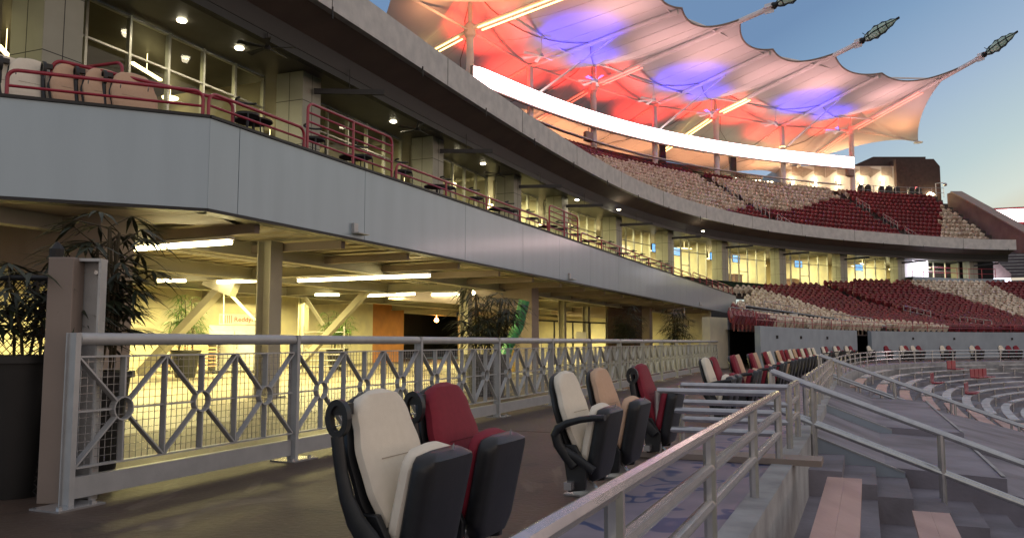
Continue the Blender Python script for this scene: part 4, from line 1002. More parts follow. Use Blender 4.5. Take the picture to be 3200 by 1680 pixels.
# folding chair seats clamped to the far benches
def clamp_seat(p, rz, label, group):
    t = thing('clamp_on_seat', label, 'folding seat', p, rz, group)
    MB().box((-.02, 0, .25), (.04, .42, .4), (1, 0, .1)).build('backrest', M_red, t, bevel=.01)
    MB().box((.2, 0, .06), (.38, .42, .05)).build('seat_pad', M_red, t, bevel=.01)
    mb = MB(); mb.tube([(-.02, -.2, 0), (-.04, -.2, .48)], .012, 6); mb.tube([(-.02, .2, 0), (-.04, .2, .48)], .012, 6); mb.build('frame', M_galv, t)
    return t
cs = None
for (u, v, k, cnt) in ((2970, 1140, 1, 2), (2915, 1165, 3, 2), (3040, 1160, 3, 4), (3020, 1180, 5, 3), (3025, 1220, 8, 2), (3165, 1280, 12, 2), (2935, 1230, 8, 1), (2820, 1215, 7, 1), (2890, 1250, 9, 1), (3180, 1350, 16, 3)):
    h = R.hit(u, v, -(.5+.62*k))
    if not h: continue
    for j in range(cnt):
        p = R.off(h+j*.5, -(.45+.62*k), -.14-.18*k); n = R.nor(h); rz = math.atan2(-n.y, -n.x)
        lab = 'red folding seat clamped onto a far bleacher bench'; g = 'red seats clamped on the benches'
        cs = clamp_seat(tuple(p), rz, lab, g) if cs is None else (dup(cs, tuple(p), rz, lab, g) or cs)

# ================================================================ CANOPY
OM = 12.0
MU = [(1467, 97), (1655, 207), (1852, 270), (2043, 331), (2235, 358), (2442, 394), (2657, 408)]
MA = []
for u, v in MU:
    h = C.hit(u, v, OM); p = C.off(h, OM, 0); r = ray(u, v); z = CZ+r.z*p.y/r.y; n = C.nor(h)
    MA.append(dict(t=h, p=Vector((p.x, p.y, 0)), z=z, f=Vector((-n.x, -n.y, 0))))
ENDPX = {1: (2100, 45), 2: (2405, 30), 3: (2400, 168), 4: (2700, 130), 5: (2730, 248), 6: (3050, 190)}
for i, m in enumerate(MA):
    m['k'] = None
    if i in ENDPX:
        u, v = ENDPX[i]; r = ray(u, v); p, f = m['p'], m['f']; L = (r.x*p.y-r.y*p.x)/(r.y*f.x-r.x*f.y)
        zz = CZ+r.z*(p.y+f.y*L)/r.y; m['L'] = L; m['k'] = (zz-m['z'])/L; print('arm', i, round(L, 1), round(m['k'], 3))
MA[0]['k'] = MA[2]['k']; MA[0]['L'] = MA[2]['L']
for i, m in enumerate(MA): print('mast', i, round(m['p'].x, 1), round(m['p'].y, 1), round(m['z'], 1), round(math.degrees(math.atan2(m['f'].y, m['f'].x))))
CA = thing('tensile_canopy', 'white tensile fabric canopy on steel masts glowing red and blue over the upper deck', 'canopy', tuple(MA[2]['p']+Vector((0, 0, UTOP))))
MAIN = (0, 2, 4, 6)
def zM(m, L):
    return m['z']+(.32+(m['k']-.004)*L if L >= 0 else .32+L*.27)+3.0*math.exp(-abs(L)/2.4)
def zV(m, L): return m['z']+(.14+(m['k']+.007)*L if L >= 0 else .14+L*.30)
def spline(i, L, a, o):  # point between line i and line o, param a
    P = MA[i]['p']+MA[i]['f']*L; Q = MA[o]['p']+MA[o]['f']*L; return P.lerp(Q, a)
def fabric(i, o):
    NA, NL = 16, 34; g = []
    for ia in range(NA+1):
        a = ia/NA; sc_ = 4*a*(1-a); Lf = (13.9*(1-a)+12.7*a)-.95*sc_; Lr = -12+1.6*sc_; row = []
        for il in range(NL+1):
            L = Lr+(Lf-Lr)*il/NL; p = spline(i, L, a, o); w = (1-a)**1.7
            sag = -.35*sc_*(1 if L > 0 else .6)
            p.z = zV(MA[o], L)*(1-w)+zM(MA[i], L)*w+sag+(.9*sc_*max(0, (-L-8)/4)); row.append(p)
        g.append(row)
    return g
mb = MB()
for i in range(6):
    a, b = (i, i+1) if i % 2 == 0 else (i+1, i)
    g = fabric(a, b); i0 = len(mb.v)
    for r_ in g: mb.v += [tuple(p) for p in r_]
    m_ = len(g[0])
    for x in range(len(g)-1):
        for y in range(m_-1): mb.f.append((i0+x*m_+y, i0+(x+1)*m_+y, i0+(x+1)*m_+y+1, i0+x*m_+y+1))
def endbay(m, sgn, mm):   # outer half bay running to the side corner
    tn = C.tan(m['t'])*sgn; tn = Vector((tn.x, tn.y, 0)); cor = m['p']+tn*mm; zc = m['z']-.3; i0 = len(mb.v); NA, NL = 14, 34
    for ia in range(NA+1):
        a = ia/NA
        for il in range(NL+1):
            g_ = il/NL; L = -12+25.5*g_; p = m['p']+m['f']*L
            lim = (1-L/13.5) if L > 0 else (1+L/12.0); lim = max(0, lim)**1.55
            q = p+tn*mm*lim*a; w = (1-a)**1.7
            edge = zM(m, L)*(1-lim)+zc*lim if lim < 1 else zc
            q.z = edge*(1-w)+zM(m, L)*w-.3*a*(1-a)*4*lim; mb.v.append(tuple(q))
    m_ = NL+1
    for x in range(NA):
        for y in range(NL): mb.f.append((i0+x*m_+y, i0+(x+1)*m_+y, i0+(x+1)*m_+y+1, i0+x*m_+y+1))
    return cor+Vector((0, 0, zc))
corR = endbay(MA[6], 1, 10.0); corL = endbay(MA[0], -1, 8.6)
fo = mb.build('membrane', M_fabric, CA, smooth=True)
Z = Vector((0, 0, 1))
def mpt(m, L, z=None): q = m['p']+m['f']*L; return Vector((q.x, q.y, z))
for i, m in enumerate(MA):
    main = i in MAIN; p = m['p']
    mb = MB(); mb.tube([p+Z*(UTOP-1), p+Z*(m['z'])], .27 if main else .25, 14)
    if main: mb.tube([p+Z*m['z'], p+Z*(zM(m, 0)-.1)], .17, 10)
    mb.build('mast', M_white, CA, smooth=True)
    mb = MB(); mb.lathe([(.26, m['z']-.55), (.42, m['z']-.4), (.42, m['z']+.3), (.3, m['z']+.5)], (p.x, p.y, 0), 12) if main else mb.lathe([(.24, m['z']-.1), (.34, m['z']), (.3, m['z']+.2)], (p.x, p.y, 0), 12)
    mb.build('node', M_white, CA)
    LR = -11.8 if not main else -11.5
    A = lambda L: m['z']+(.1+.15*L if L >= 0 else L*.27)
    mb = MB()
    if main: mb.tube([mpt(m, L_, m['z']+.10+m['k']*L_) for L_ in (0.3, 5, 11, 16.4)], .21, 12, r2=.2); mb.tube([mpt(m, -.3, m['z']), mpt(m, LR, m['z']+LR*.27)], .15, 10)
    else: mb.tube([mpt(m, L_, m['z']+.02+m['k']*L_) for L_ in (.2, 6, 12.4)], .19, 12); mb.tube([mpt(m, -.2, m['z']), mpt(m, LR, m['z']+LR*.29)], .12, 10)
    mb.build('arm' if main else 'strut', M_white, CA, smooth=True)
    if not main:
        # lacing line beside the strut
        mb = MB()
        for k in range(44):
            L_ = .4+k*.27; q = mpt(m, L_, zV(m, L_)+.02)+Vector((-m['f'].y, m['f'].x, 0))*.3; mb.bar(q-Z*.06, q+m['f']*.16-Z*.04, .05, .02)
        for k in range(30):
            L_ = -.4-k*.3; q = mpt(m, L_, zV(m, L_)-.02)+Vector((-m['f'].y, m['f'].x, 0))*.22; mb.bar(q-Z*.08, q-m['f']*.16-Z*.1, .05, .02)
        mb.build('lacing', M_bent, CA)
        mb = MB(); a = mpt(m, 8.0, m['z']+.9); b = p+Z*(m['z']-2.6)+m['f']*.1; mb.tube([a, b], .085, 8); mb.build('diagonal_strut', M_white, CA, smooth=True)
        mb = MB(); mb.tube([p+Z*(m['z']-2.3), p+Z*(m['z']-2.24)], .3, 12); mb.build('collar_light', E_yel, CA)
    else:
        e0 = mpt(m, 16.2, m['z']+.1+m['k']*16.2); mb = MB(); mb.box(e0, (.7, .08, .75), m['f']); mb.box(e0, (.7, .7, .06), m['f']); mb.build('flange', M_white, CA)
RT = [MA[i]['p']+Z*MA[i]['z'] for i in range(7)]
for k in range(6):
    MB().tube([RT[k], RT[k+1]], .11, 8).build('ring_tube', M_white, CA, smooth=True)
    a = mpt(MA[k], 3.3, MA[k]['z']+.45); b = mpt(MA[k+1], 3.3, MA[k+1]['z']+.45); MB().tube([a, b], .10, 8).build('ring_tube', M_white, CA, smooth=True)
    La = 11.9; a = mpt(MA[k], La, MA[k]['z']+(.1+MA[k]['k']*La)); b = mpt(MA[k+1], La, MA[k+1]['z']+(.1+MA[k+1]['k']*La)); MB().tube([a, b], .085, 8).build('ring_tube', M_white, CA, smooth=True)
MB().tube([RT[6], corR], .10, 8).build('ring_tube', M_white, CA, smooth=True); MB().tube([RT[0], corL], .10, 8).build('ring_tube', M_white, CA, smooth=True)
mb = MB(); mb.lathe([(0, -.1), (.5, -.08), (.5, 0), (0, .02)], corR-Z*.1, 14); mb.build('corner_plate', M_white, CA)
mb = MB(); mb.lathe([(0, -.1), (.5, -.08), (.5, 0), (0, .02)], corL-Z*.1, 14); mb.build('corner_plate', M_white, CA)
for i in range(6):   # welded fabric seams
    a, b = (i, i+1) if i % 2 == 0 else (i+1, i); g = fabric(a, b)
    for k in (4, 8, 12): MB().tube([q-Z*.012 for q in g[k]], .010, 4).build('fabric_seam', M_seam, CA)
# edge cables along the front scallops, hem cuffs
for i in range(6):
    a, b = (i, i+1) if i % 2 == 0 else (i+1, i); g = fabric(a, b)
    MB().tube([r_[-1]-Z*.05 for r_ in g], .075, 6).build('edge_cable', M_bent, CA, smooth=True)
# radial stays seen as dark lines from each peak
for i in MAIN:
    m = MA[i]
    for j in (i-1, i+1):
        if not 0 <= j <= 6: continue
        g = fabric(i, j)
        for fa, tgt_l in ((1.0, 5), (1.0, 24)):
            x1 = int(fa*16); pts = [g[int(x1*q/8)][int(16+(tgt_l-16)*q/8)]-Z*.07 for q in range(9)]
            MB().tube(pts, .035, 5).build('stay_cable', M_bent, CA)
# lamp tubes on the main arms
for i, mt, Lf, Lr in ((0, E_yel, 11.5, -8), (2, E_redt, 4.9, -7), (4, E_yel, 4.2, -8), (6, E_redt, 9.4, -7.5)):
    m = MA[i]; sd = Vector((-m['f'].y, m['f'].x, 0))
    t = thing('lamp_tube_pair', {0: 'pair of bright yellow lamp tubes under the leftmost canopy arm', 2: 'pair of red lamp tubes under the second canopy arm', 4: 'pair of yellow lamp tubes under the third canopy arm', 6: 'pair of red lamp tubes under the rightmost canopy arm'}[i], 'lamp', tuple(m['p']+Z*m['z']))
    for s in (-1, 1):
        MB().tube([mpt(m, .8, m['z']-.12+.12)+sd*.28*s, mpt(m, Lf, m['z']-.12+m['k']*Lf)+sd*.28*s], .055, 8).build('front_tube', mt, t)
        MB().tube([mpt(m, -.8, m['z']-.16-.2)+sd*.25*s, mpt(m, Lr, m['z']-.16+Lr*.27)+sd*.25*s], .055, 8).build('rear_tube', mt, t)
# spear shaped lamps at the arm tips
for i, lab in ((2, 'dark spear shaped lamp on the arm cut by the top edge'), (4, 'dark spear shaped lamp on the middle arm tip against the sky'), (6, 'dark spear shaped lamp on the rightmost arm tip')):
    m = MA[i]; b0 = mpt(m, 16.3, m['z']+.1+m['k']*16.3); d = (m['f']+Z*(m['k']+.12)).normalized(); sd = Vector((-d.y, d.x, 0)).normalized(); up = sd.cross(d)*-1
    if up.z < 0: up = -up
    t = thing('spear_lamp', lab, 'lamp', tuple(b0), group='spear shaped lamps on the canopy arms')
    mb = MB(); mb.tube([b0, b0+d*.35], .2, 10, r2=.15); mb.tube([b0+d*.3, b0+d*.65], .26, 10, r2=.15); mb.tube([b0+d*.2, b0+d*.34], .27, 12); mb.build('socket', M_black, t)
    outl = [(f*.9, w*.85) for f, w in [(.6, .10), (.78, .40), (1.1, .44), (1.45, .56), (1.8, .68), (2.2, .62), (2.6, .58), (3.0, .46), (3.4, .32), (3.8, .17), (4.2, .02)]]
    def ring(f, w, k_=10): return [b0+d*f+sd*w*math.cos(q*2*PI/k_)*.55+up*w*math.sin(q*2*PI/k_)*.9 for q in range(k_)]
    mb = MB()
    for q in (0, 2.5, 5, 7.5):
        pts = [b0+d*f+sd*w*math.cos(q*PI/5)*.55+up*w*math.sin(q*PI/5)*.9+(up*.05*math.sin(q*PI/5)*(-1)**j) for j, (f, w) in enumerate(outl)]
        mb.tube(pts, .09 if q in (2.5, 7.5) else .045, 6, r2=.04)
    for f, w in (outl[2], outl[5], outl[7]): r_ = ring(f, w); mb.tube(r_+[r_[0]], .04, 5)
    mb.bar(b0+d*.7+up*.3, b0+d*.5+up*.62, .05, .05); mb.build('frame', M_black, t)
    mb = MB(); mb.loft([ring(f, max(.01, w*.9)) for f, w in outl]); mb.build('lens', M_lens, t, smooth=True)
# white fans
for a, lab in (((1692, 168), 'white fan under the canopy, leftmost and highest'), ((1863, 246), 'white fan beside the magenta lamp tubes'), ((2043, 304), 'white fan right of the second mast'), ((2222, 350), 'white fan by the third mast node'), ((2422, 382), 'white fan left of the fourth arm brace'), ((2618, 405), 'white fan nearest the last mast')):
    u, v = a
    best = None
    for k in range(60):
        for q in range(6):
            P = mpt(MA[q], 3.3, MA[q]['z']+.45).lerp(mpt(MA[q+1], 3.3, MA[q+1]['z']+.45), k/60); e_ = abs(proj(P)[0]-u)
            if best is None or e_ < best[0]: best = (e_, P)
    P = best[1]; fan(P-Z*1.5, 1.15, M_white, lab, 'white fans hanging under the canopy', 7, 1.5, tilt=u)
# coloured floodlights
def sw(i, L, side, dz, col, pw, ang=110, sz=.35, up=True, tl=0):
    m = MA[i]; sd = Vector((-m['f'].y, m['f'].x, 0)); p = mpt(m, L, 0)+sd*side; p.z = m['z']+dz
    light('canopy_floodlight', 'SPOT', p, col, pw, sz, tgt=p+Z*3+m['f']*tl, angle=ang, blend=.9)
RED, BLU, WHT, ORG, PNK = (1, .04, .025), (.06, .04, 1), (1, .72, .68), (1, .40, .17), (1, .52, .50)
def swt(i, o, a, Lt, col, pw, drop=4.5, ang=80, sz=.4):
    """flood at drop below the membrane point (bay i->o, fraction a, distance Lt), shining up on it"""
    p = spline(i, Lt, a, o) if o is not None else mpt(MA[i], Lt, 0)
    zt_ = zV(MA[o], Lt)*(1-(1-a)**1.7)+zM(MA[i], Lt)*(1-a)**1.7 if o is not None else zM(MA[i], Lt)
    light('canopy_floodlight', 'SPOT', (p.x, p.y, zt_-drop), col, pw, sz, tgt=(p.x, p.y, zt_), angle=ang, blend=1)
for i in MAIN:
    for o in (i-1, i+1):
        if 0 <= o <= 6:
            swt(i, o, .28, 0, RED, 4300, 3.8, 118); swt(i, o, .5, -6, ORG, 2300, 5.0, 140); swt(i, o, .45, 10, PNK, 900, 4.5, 130)
            swt(i, o, .86, -1.0, RED, 1700, 3.0, 110)
for o in (1, 3, 5):
    swt(o-1, o, .70, 5.6, BLU, 5200, 4.9, 80); swt(o+1, o, .72, 4.2, BLU, 1500, 3.6, 80); swt(o+1, o, .3, 4.6, PNK, 500, 4, 90)
sw(6, 3, 4, -3, ORG, 600, 150); sw(6, 8, 2, -3, PNK, 450, 140); sw(0, 2, -4, -3, ORG, 900, 150); sw(0, 7, -4, -3, RED, 900, 140); sw(6, -5, 4, -3, ORG, 600, 150)
# ribbon board
tr0, tr1 = C.hit(1478, 240, OM-.7), C.hit(2667, 515, OM-.7)
RB = thing('ribbon_board', 'glowing white curved ribbon board across the upper deck masts', 'display board', tuple(C.off((tr0+tr1)/2, OM-.7, 19.4)))
def zr(t): f = max(0, (t-tr0)/(tr1-tr0)); return 18.6+1.4*math.sqrt(f)
mb = MB(); n = 60; mb2 = MB()
R1 = []; R2 = []
for k in range(n+1):
    t = tr0+(tr1-tr0)*k/n; z = zr(t); R1.append([C.off(t, OM-.75, z), C.off(t, OM-.75, z+1.22), C.off(t, OM-.7, z+1.22), C.off(t, OM-.7, z)]); R2.append([C.off(t, OM-.69, z-.12), C.off(t, OM-.69, z+1.3), C.off(t, OM-.45, z+1.3), C.off(t, OM-.45, z-.12)])
mb.loft(R1); mb.build('screen', E_ribbon, RB); mb2.loft(R2); mb2.build('casing', M_bent, RB)
for i, m in enumerate(MA):
    mb = MB(); mb.bar(m['p']+Z*(zr(m['t'])+.3)+m['f']*.1, m['p']+Z*(zr(m['t'])+.3)+m['f']*.5, .12, .12); mb.build('bracket', M_white, RB)
# loudspeakers on masts
for u, v, lab in ((1822, 428, 'small dark loudspeaker below the ribbon board at the second mast'), (2643, 540, 'small dark loudspeaker below the right end of the ribbon board')):
    h = C.hit(u, v, OM); p = C.off(h, OM-.5, 0); r = ray(u, v); p.z = CZ+r.z*p.y/r.y; mb = MB(); mb.box(p, (.7, .6, .75), (1, .3, -.2)); mb.bar(p, p+Z*.8, .08, .08); mb.build('loudspeaker', M_bent, label=lab, cat='loudspeaker')
# ================================================================ behind the upper deck
hb = C.hit(2440, 570, OM+5)
BW = thing('deck_back_wall', 'low dark roofed wall behind the top row of the upper deck', 'wall', tuple(C.off(hb-20, OM+5, UTOP)))
mb = MB(); solid(mb, C, 14, C.hit(2450, 570, OM+5), [(OM+4.6, UTOP), (OM+4.6, UTOP+1.5), (OM+5, UTOP+1.5), (OM+5, UTOP)], 2); mb.build('wall', M_brownb, BW)
mb = MB(); solid(mb, C, 14, C.hit(2360, 570, OM+5), [(OM+3.9, UTOP+1.5), (OM+3.9, UTOP+1.9), (OM+5.6, UTOP+2.15), (OM+5.6, UTOP+1.6)], 2); mb.build('roof_edge', M_terr, BW)
mb = MB(); solid(mb, C, 14, C.hit(2640, 600, OM-1), [(OM-.85, UTOP+.55), (OM-.85, UTOP+.62), (OM-.45, UTOP+.62), (OM-.45, UTOP+.55)], 2); mb.build('drink_rail', M_white, BW)
for u in (2068, 2290): 
    p = C.off(C.hit(u, 520, OM+4), OM+4, 0); mb = MB(); mb.box((p.x, p.y, UTOP+1.9), (.6, .6, 3.8)); mb.build('dark_post', M_black, BW)
for u, v, lab in ((2285, 562, 'white lit lamp behind the top row'), (2232, 572, 'white lit lamp at the foot of the third mast'), (2362, 570, 'yellow lit counter lamp behind the top row, left'), (2400, 574, 'yellow lit counter lamp behind the top row, right')):
    h = C.hit(u, v, OM+3.2); p = C.off(h, OM+3.2, 0); r = ray(u, v); p.z = CZ+r.z*p.y/r.y; mb = MB(); mb.box(p, (.9, .1, .35 if v < 570 else .22), (1, .2, 0)); mb.box(p+Z*.2, (1.0, .3, .06), (1, .2, 0)); mb.build('lit_lamp', E_sconce, label=lab, cat='lamp')
PB = thing('patterned_building', 'pale building with tan diamond pattern and lit wall lamps beside a dark brick block', 'building', (40, 98, UTOP))
def XZ(u, v, Y): p = aty(u, v, Y); return p.x, p.z
Y0 = 97
x0, zt = XZ(2440, 505, Y0); x1, _ = XZ(2792, 505, Y0); zb = UTOP; zt1 = XZ(2700, 519, Y0)[1]
mb = MB(); mb.extr([(x0, Y0, zb), (x1, Y0, zb), (x1, Y0, zt1), (x0, Y0, zt1)], (0, 8, 0)); mb.build('pale_wall', mat('pale rendered wall', (.6, .57, .55), .8, 0, (.55, .52, .5), .8), PB)
M_tanp = mat('tan wall panel', (.33, .27, .24), .8)
for j, u in enumerate((2475, 2545, 2617, 2688, 2755)):
    xc = XZ(u, 575, Y0)[0]; mb = MB(); zc = XZ(u, 556, Y0)[1]; hw = 1.34
    mb.extr([(xc-hw, Y0-.02, zc), (xc-hw, Y0-.02, zc+1.25), (xc, Y0-.02, zc+.95)], (0, .015, 0)); mb.build('tan_pattern', M_tanp, PB); mb = MB(); mb.extr([(xc+hw, Y0-.02, zc), (xc+hw, Y0-.02, zc+1.25), (xc, Y0-.02, zc+.95)], (0, .015, 0))
    mb.build('tan_pattern', M_tanp, PB); MB().box((xc+(hw*.5), Y0-.012, zt1-.62), (hw*.95, .02, 1.1)).build('tan_pattern', M_tanp, PB); MB().box((xc-hw*.3, Y0-.012, zb+.6), (hw*1.2, .02, 1.0)).build('tan_pattern', M_tanp, PB)
    p = Vector((xc, Y0-.28, XZ(u, 572, Y0)[1])); t = thing('wall_lamp', 'lit up and down wall lamp on the pale patterned building', 'wall lamp', tuple(p), group='wall lamps on the patterned building')
    MB().box(p, (.34, .2, .5)).build('body', M_white, t); MB().box(p+Z*.27, (.3, .18, .04)).box(p-Z*.27, (.3, .18, .04)).box(p-Vector((0, .11, 0)), (.3, .02, .45)).build('lit_panel', E_sconce, t)
    light('wall_lamp_glow', 'POINT', p+Vector((0, -.15, .5)), (1, .78, .45), 60, .15); light('wall_lamp_glow', 'POINT', p+Vector((0, -.15, -.6)), (1, .78, .45), 60, .15)
x2 = XZ(2928, 500, Y0)[0]; zt2 = XZ(2850, 484, Y0)[1]; xr = XZ(2740, 484, Y0)[0]; xk = XZ(2906, 484, Y0)[0]; zk2 = XZ(2906, 500, Y0)[1]
mb = MB(); mb.extr([(x1, Y0-.6, zb), (x2, Y0-.6, zb), (x2, Y0-.6, zk2-.9), (x2-.7, Y0-.6, zk2), (x1, Y0-.6, zk2)], (0, 10, 0)); mb.build('brick_block', M_brownb, PB)
mb = MB(); mb.extr([(XZ(2660, 519, Y0)[0], Y0+1, zt1), (x2-1, Y0+1, zt1+.01), (xk, Y0+1, zt2), (xr, Y0+1, zt2)], (0, 8, 0)); mb.build('roof', M_terr, PB)
for u, v, lab in ((2797, 604, 'yellow wall lamp at the corner of the dark brick block'), (2910, 606, 'yellow wall lamp on the right of the dark brick block')):
    p = aty(u, v, Y0-.9); mb = MB(); mb.loft([[p+Vector((-.45, 0, -.1)), p+Vector((.45, 0, -.1)), p+Vector((.45, .3, -.1)), p+Vector((-.45, .3, -.1))], [p+Vector((-.1, .1, .25)), p+Vector((.1, .1, .25)), p+Vector((.1, .3, .25)), p+Vector((-.1, .3, .25))]]); mb.build('wall_lamp', E_sconce, label=lab, cat='wall lamp')
    light('wall_lamp_glow', 'POINT', p+Vector((0, -.3, -.5)), (1, .7, .3), 60, .15)
p = aty(2866, 588, Y0-.7); MB().box(p, (.42, .06, .28)).build('exit_sign', E_exit, label='small glowing red sign on the dark brick block', cat='sign')
p = aty(2925, 600, 94); t = thing('security_camera', 'white security camera on a bracket beside the brick block', 'camera', (p.x, p.y, UTOP))
mb = MB(); mb.tube([(p.x, p.y, UTOP), (p.x, p.y, p.z+1.0), (p.x+.9, p.y, p.z+1.1)], .06, 6); mb.build('pole', M_white, t)
mb = MB(); mb.lathe([(0, -.22), (.2, -.16), (.24, 0), (.16, .14), (.04, .2)], (p.x+1.1, p.y, p.z+.9), 10); mb.build('housing', M_galv, t)
pts = [q for q in [C.off(t_, OM+.3, UTOP) for t_ in [C.hit(2670, 600, OM)+k*1.2 for k in range(14)]] if q.x < 50]
pipe_rail('deck_rail', pts, (.5, 1.05), 1.4, .03, M_galv, 'thin rail along the top of the upper deck right of the last mast', 'railing')
for u, lab in ((2700, 'dark shrouded seat pair behind the thin top rail, left'), (2765, 'dark shrouded seat pair behind the thin top rail, middle'), (2790, 'dark shrouded seat pair behind the thin top rail, right'), (2955, 'dark seats beside the sloping end wall')):
    h = C.hit(u, 600, OM+1) or C.L-2; p = C.off(min(h, C.L+6), OM+1, UTOP); mb = MB(); 
    for s in (-.4, .4):
        mb.loft([rr(p+Vector((s, 0, z)), (1, 0, 0), (0, 1, 0), w, .3, 8, 3) for z, w in ((0, .3), (.6, .38), (1.0, .34), (1.25, .1))])
    mb.build('covered_seat', M_black, label=lab, cat='seat')
# sloping end wall of the upper deck
EWL = thing('deck_end_wall', 'sloping brown concrete wall closing the right end of the upper deck', 'wall', (50, 80, 10))
a0 = Vector((50.6, 79.6, 0)); a1 = Vector((50.3, 92.2, 0))
mb = MB(); mb.extr([(a0.x, a0.y, 9.6), (a0.x, a0.y, 11.6), (a1.x, a1.y, 18.1), (a1.x, a1.y+1, 18.1), (a1.x, a1.y+1, 12)], (1.1, .1, 0)); mb.build('sloping_wall', mat('brown rose concrete', (.20, .14, .125), .85, 0, (.15, .10, .09), 1), EWL)
mb = MB(); mb.bar((a0.x+.5, a0.y, 11.65), (a1.x+.5, a1.y, 18.15), 1.3, .12); mb.build('coping', M_bent, EWL)
# aisle rails of the upper deck, bowl
def aisle_rail(P0, P1, lab):
    t = thing('aisle_rail', lab, 'railing', tuple(P0), group='aisle rails in the stands')
    for h in (.85, .5): MB().tube([P0+Z*h, P1+Z*h], .03, 6).build('rail', M_galv, t)
    for k in range(5): q = P0.lerp(P1, k/4); MB().tube([q, q+Z*.85], .03, 6).build('post', M_galv, t)
for a in AU:
    if a: 
        for i0, i1 in ((0, 2), (3, 5), (7, 9)): aisle_rail(C.off(a, rows_u[i0][0], rows_u[i0][1]), C.off(a, rows_u[i1][0], rows_u[i1][1]), 'short maroon lit aisle rail among the upper deck seats')
for a in AL:
    for i0, i1 in ((2, 5), (8, 11)): aisle_rail(Wc.off(a, i0*PQ, zq(i0*PQ)), Wc.off(a, i1*PQ, zq(i1*PQ)), 'thin aisle rail among the lower bowl seats')
# ramp walls and signs in the lower bowl
for (u, v, du, dv, lab) in ((2510, 962, 150, 68, 'grey vomitory wall with small white sign in the cream lower seats'),):
    q = 3.2; h = Wc.hit(2590, 1000, q); t = thing('vomitory_wall', lab, 'wall', tuple(Wc.off(h, q, zq(q))))
    A = Wc.off(h-2.6, 7.2, zq(7.2)+.75); B = Wc.off(h+1.2, .3, 1.7+.25); 
    mb = MB(); nn = Vector((B.y-A.y, A.x-B.x, 0)).normalized()*.2; mb.extr([A, B, Vector((B.x, B.y, 1.4)), Vector((A.x, A.y, 1.4))], nn); mb.build('wall', M_terr, t)
    mb = MB(); mb.bar(A+Z*.03+nn*.5, B+Z*.03+nn*.5, .3, .06); mb.build('coping', M_wallg, t)
    q_ = A.lerp(B, .35)+nn*1.05; mb = MB(); mb.box(q_-Z*.25, (.5, .02, .42), (B-A)*Vector((1, 1, 0)) if False else (B.x-A.x, B.y-A.y, 0)); mb.build('sign', M_white, t)
# terrace with pillars at the right of the suites
TB = thing('corner_terrace', 'white walled open terrace at the right end of the suite level', 'terrace', (40, 80, 7))
tq = C.hit(2830, 850, 2.4)
mb = MB(); p0 = C.off(tq, 3.2, 0); p1 = C.off(C.hit(2900, 850, 3.2), 3.2, 0); mb.extr([(p0.x, p0.y, 6.9), (p1.x, p1.y, 6.9), (p1.x, p1.y, 9.3), (p0.x, p0.y, 9.3)], (0, .3, 0)); mb.build('white_wall', M_white, TB)
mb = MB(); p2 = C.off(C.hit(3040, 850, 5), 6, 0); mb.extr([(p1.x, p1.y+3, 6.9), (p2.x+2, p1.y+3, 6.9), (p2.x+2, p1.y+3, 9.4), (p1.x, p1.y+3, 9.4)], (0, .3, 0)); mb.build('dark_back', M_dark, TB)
mb = MB(); strip(mb, C, tq-.5, C.L-.5, [(1.2, 6.95), (1.2, 7.25), (7, 7.25)], 1); mb.build('slab', M_wallg, TB)
light('terrace_glow', 'AREA', C.off(tq+3, 2.2, 9.0), (.95, .9, 1), 220, 2.5, tgt=C.off(tq+3, 2.4, 5))
pts = [C.off(tq-.4+k*.9, 1.35, 7.25) for k in range(int((C.L-tq)/.9))]
if len(pts) > 2: pipe_rail('terrace_rail', pts, (.5, 1.0), 1.5, .03, M_red, 'thin rail along the front of the corner terrace', 'railing')
# ================================================================ FAR STAND at right
FS = thing('far_stand', 'distant stand at the right edge with rows of pale benches', 'grandstand', (80, 120, 0))
M_fs = mat('far stand concrete', (.20, .19, .21), .85, 0, (.13, .12, .14), .3)
def fs_strip(Yf, Yb, xl, xr_, zf, zbk, nrow, nm):
    mb = MB(); mb2 = MB()
    for k in range(nrow):
        y0 = Yf+(Yb-Yf)*k/nrow; y1 = Yf+(Yb-Yf)*(k+1)/nrow; z0 = zf+(zbk-zf)*k/nrow; z1 = zf+(zbk-zf)*(k+1)/nrow; s = -.35
        P = lambda x, y, z: (x, y+(x-xl)*s, z)
        a_ = xl+(y0-Yf)*.0
        mb.quad(P(a_, y0, z0), P(xr_, y0, z0), P(xr_, y1, z0), P(a_, y1, z0)); mb.quad(P(a_, y1, z0), P(xr_, y1, z0), P(xr_, y1, z1), P(a_, y1, z1))
        mb2.bar(P(a_, y0+.5*(y1-y0), z0+.4), P(xr_, y0+.5*(y1-y0), z0+.4), .3, .06)
    mb.build(nm, M_fs, FS); mb2.build('bench_rows', M_benchf, FS)
fs_strip(92, 108, 60, 110, 1.5, 9.0, 18, 'lower_tier'); fs_strip(108, 128, 62.5, 120, 9.5, 21.5, 24, 'upper_tier')
mb = MB(); a = aty(3050, 790, 88); b = aty(3050, 868, 88); c_ = aty(3160, 868, 88); d_ = aty(3085, 790, 88); mb.extr([a, b, c_, aty(3160, 855, 88), d_], (0, 1, 0)); mb.build('dark_wedge', M_brownb, FS)
mb = MB(); mb.extr([aty(3050, 870, 87.8), aty(3160, 868, 87.8), aty(3160, 892, 87.8), aty(3050, 893, 87.8)], (0, .3, 0)); mb.build('lit_band', mat('pale band', (.75, .78, .85), .5), FS)
light('far_band_glow', 'AREA', aty(3105, 880, 86.5), (.8, .85, 1), 500, 3, tgt=aty(3105, 880, 88), sy=1)
LBD = thing('led_board', 'glowing white and red display board on the far right stand', 'display board', tuple(aty(3140, 690, 118)))
A = aty(3082, 657, 118); B = A+Vector((48, -16, 0)); zb_ = aty(3082, 696, 118).z
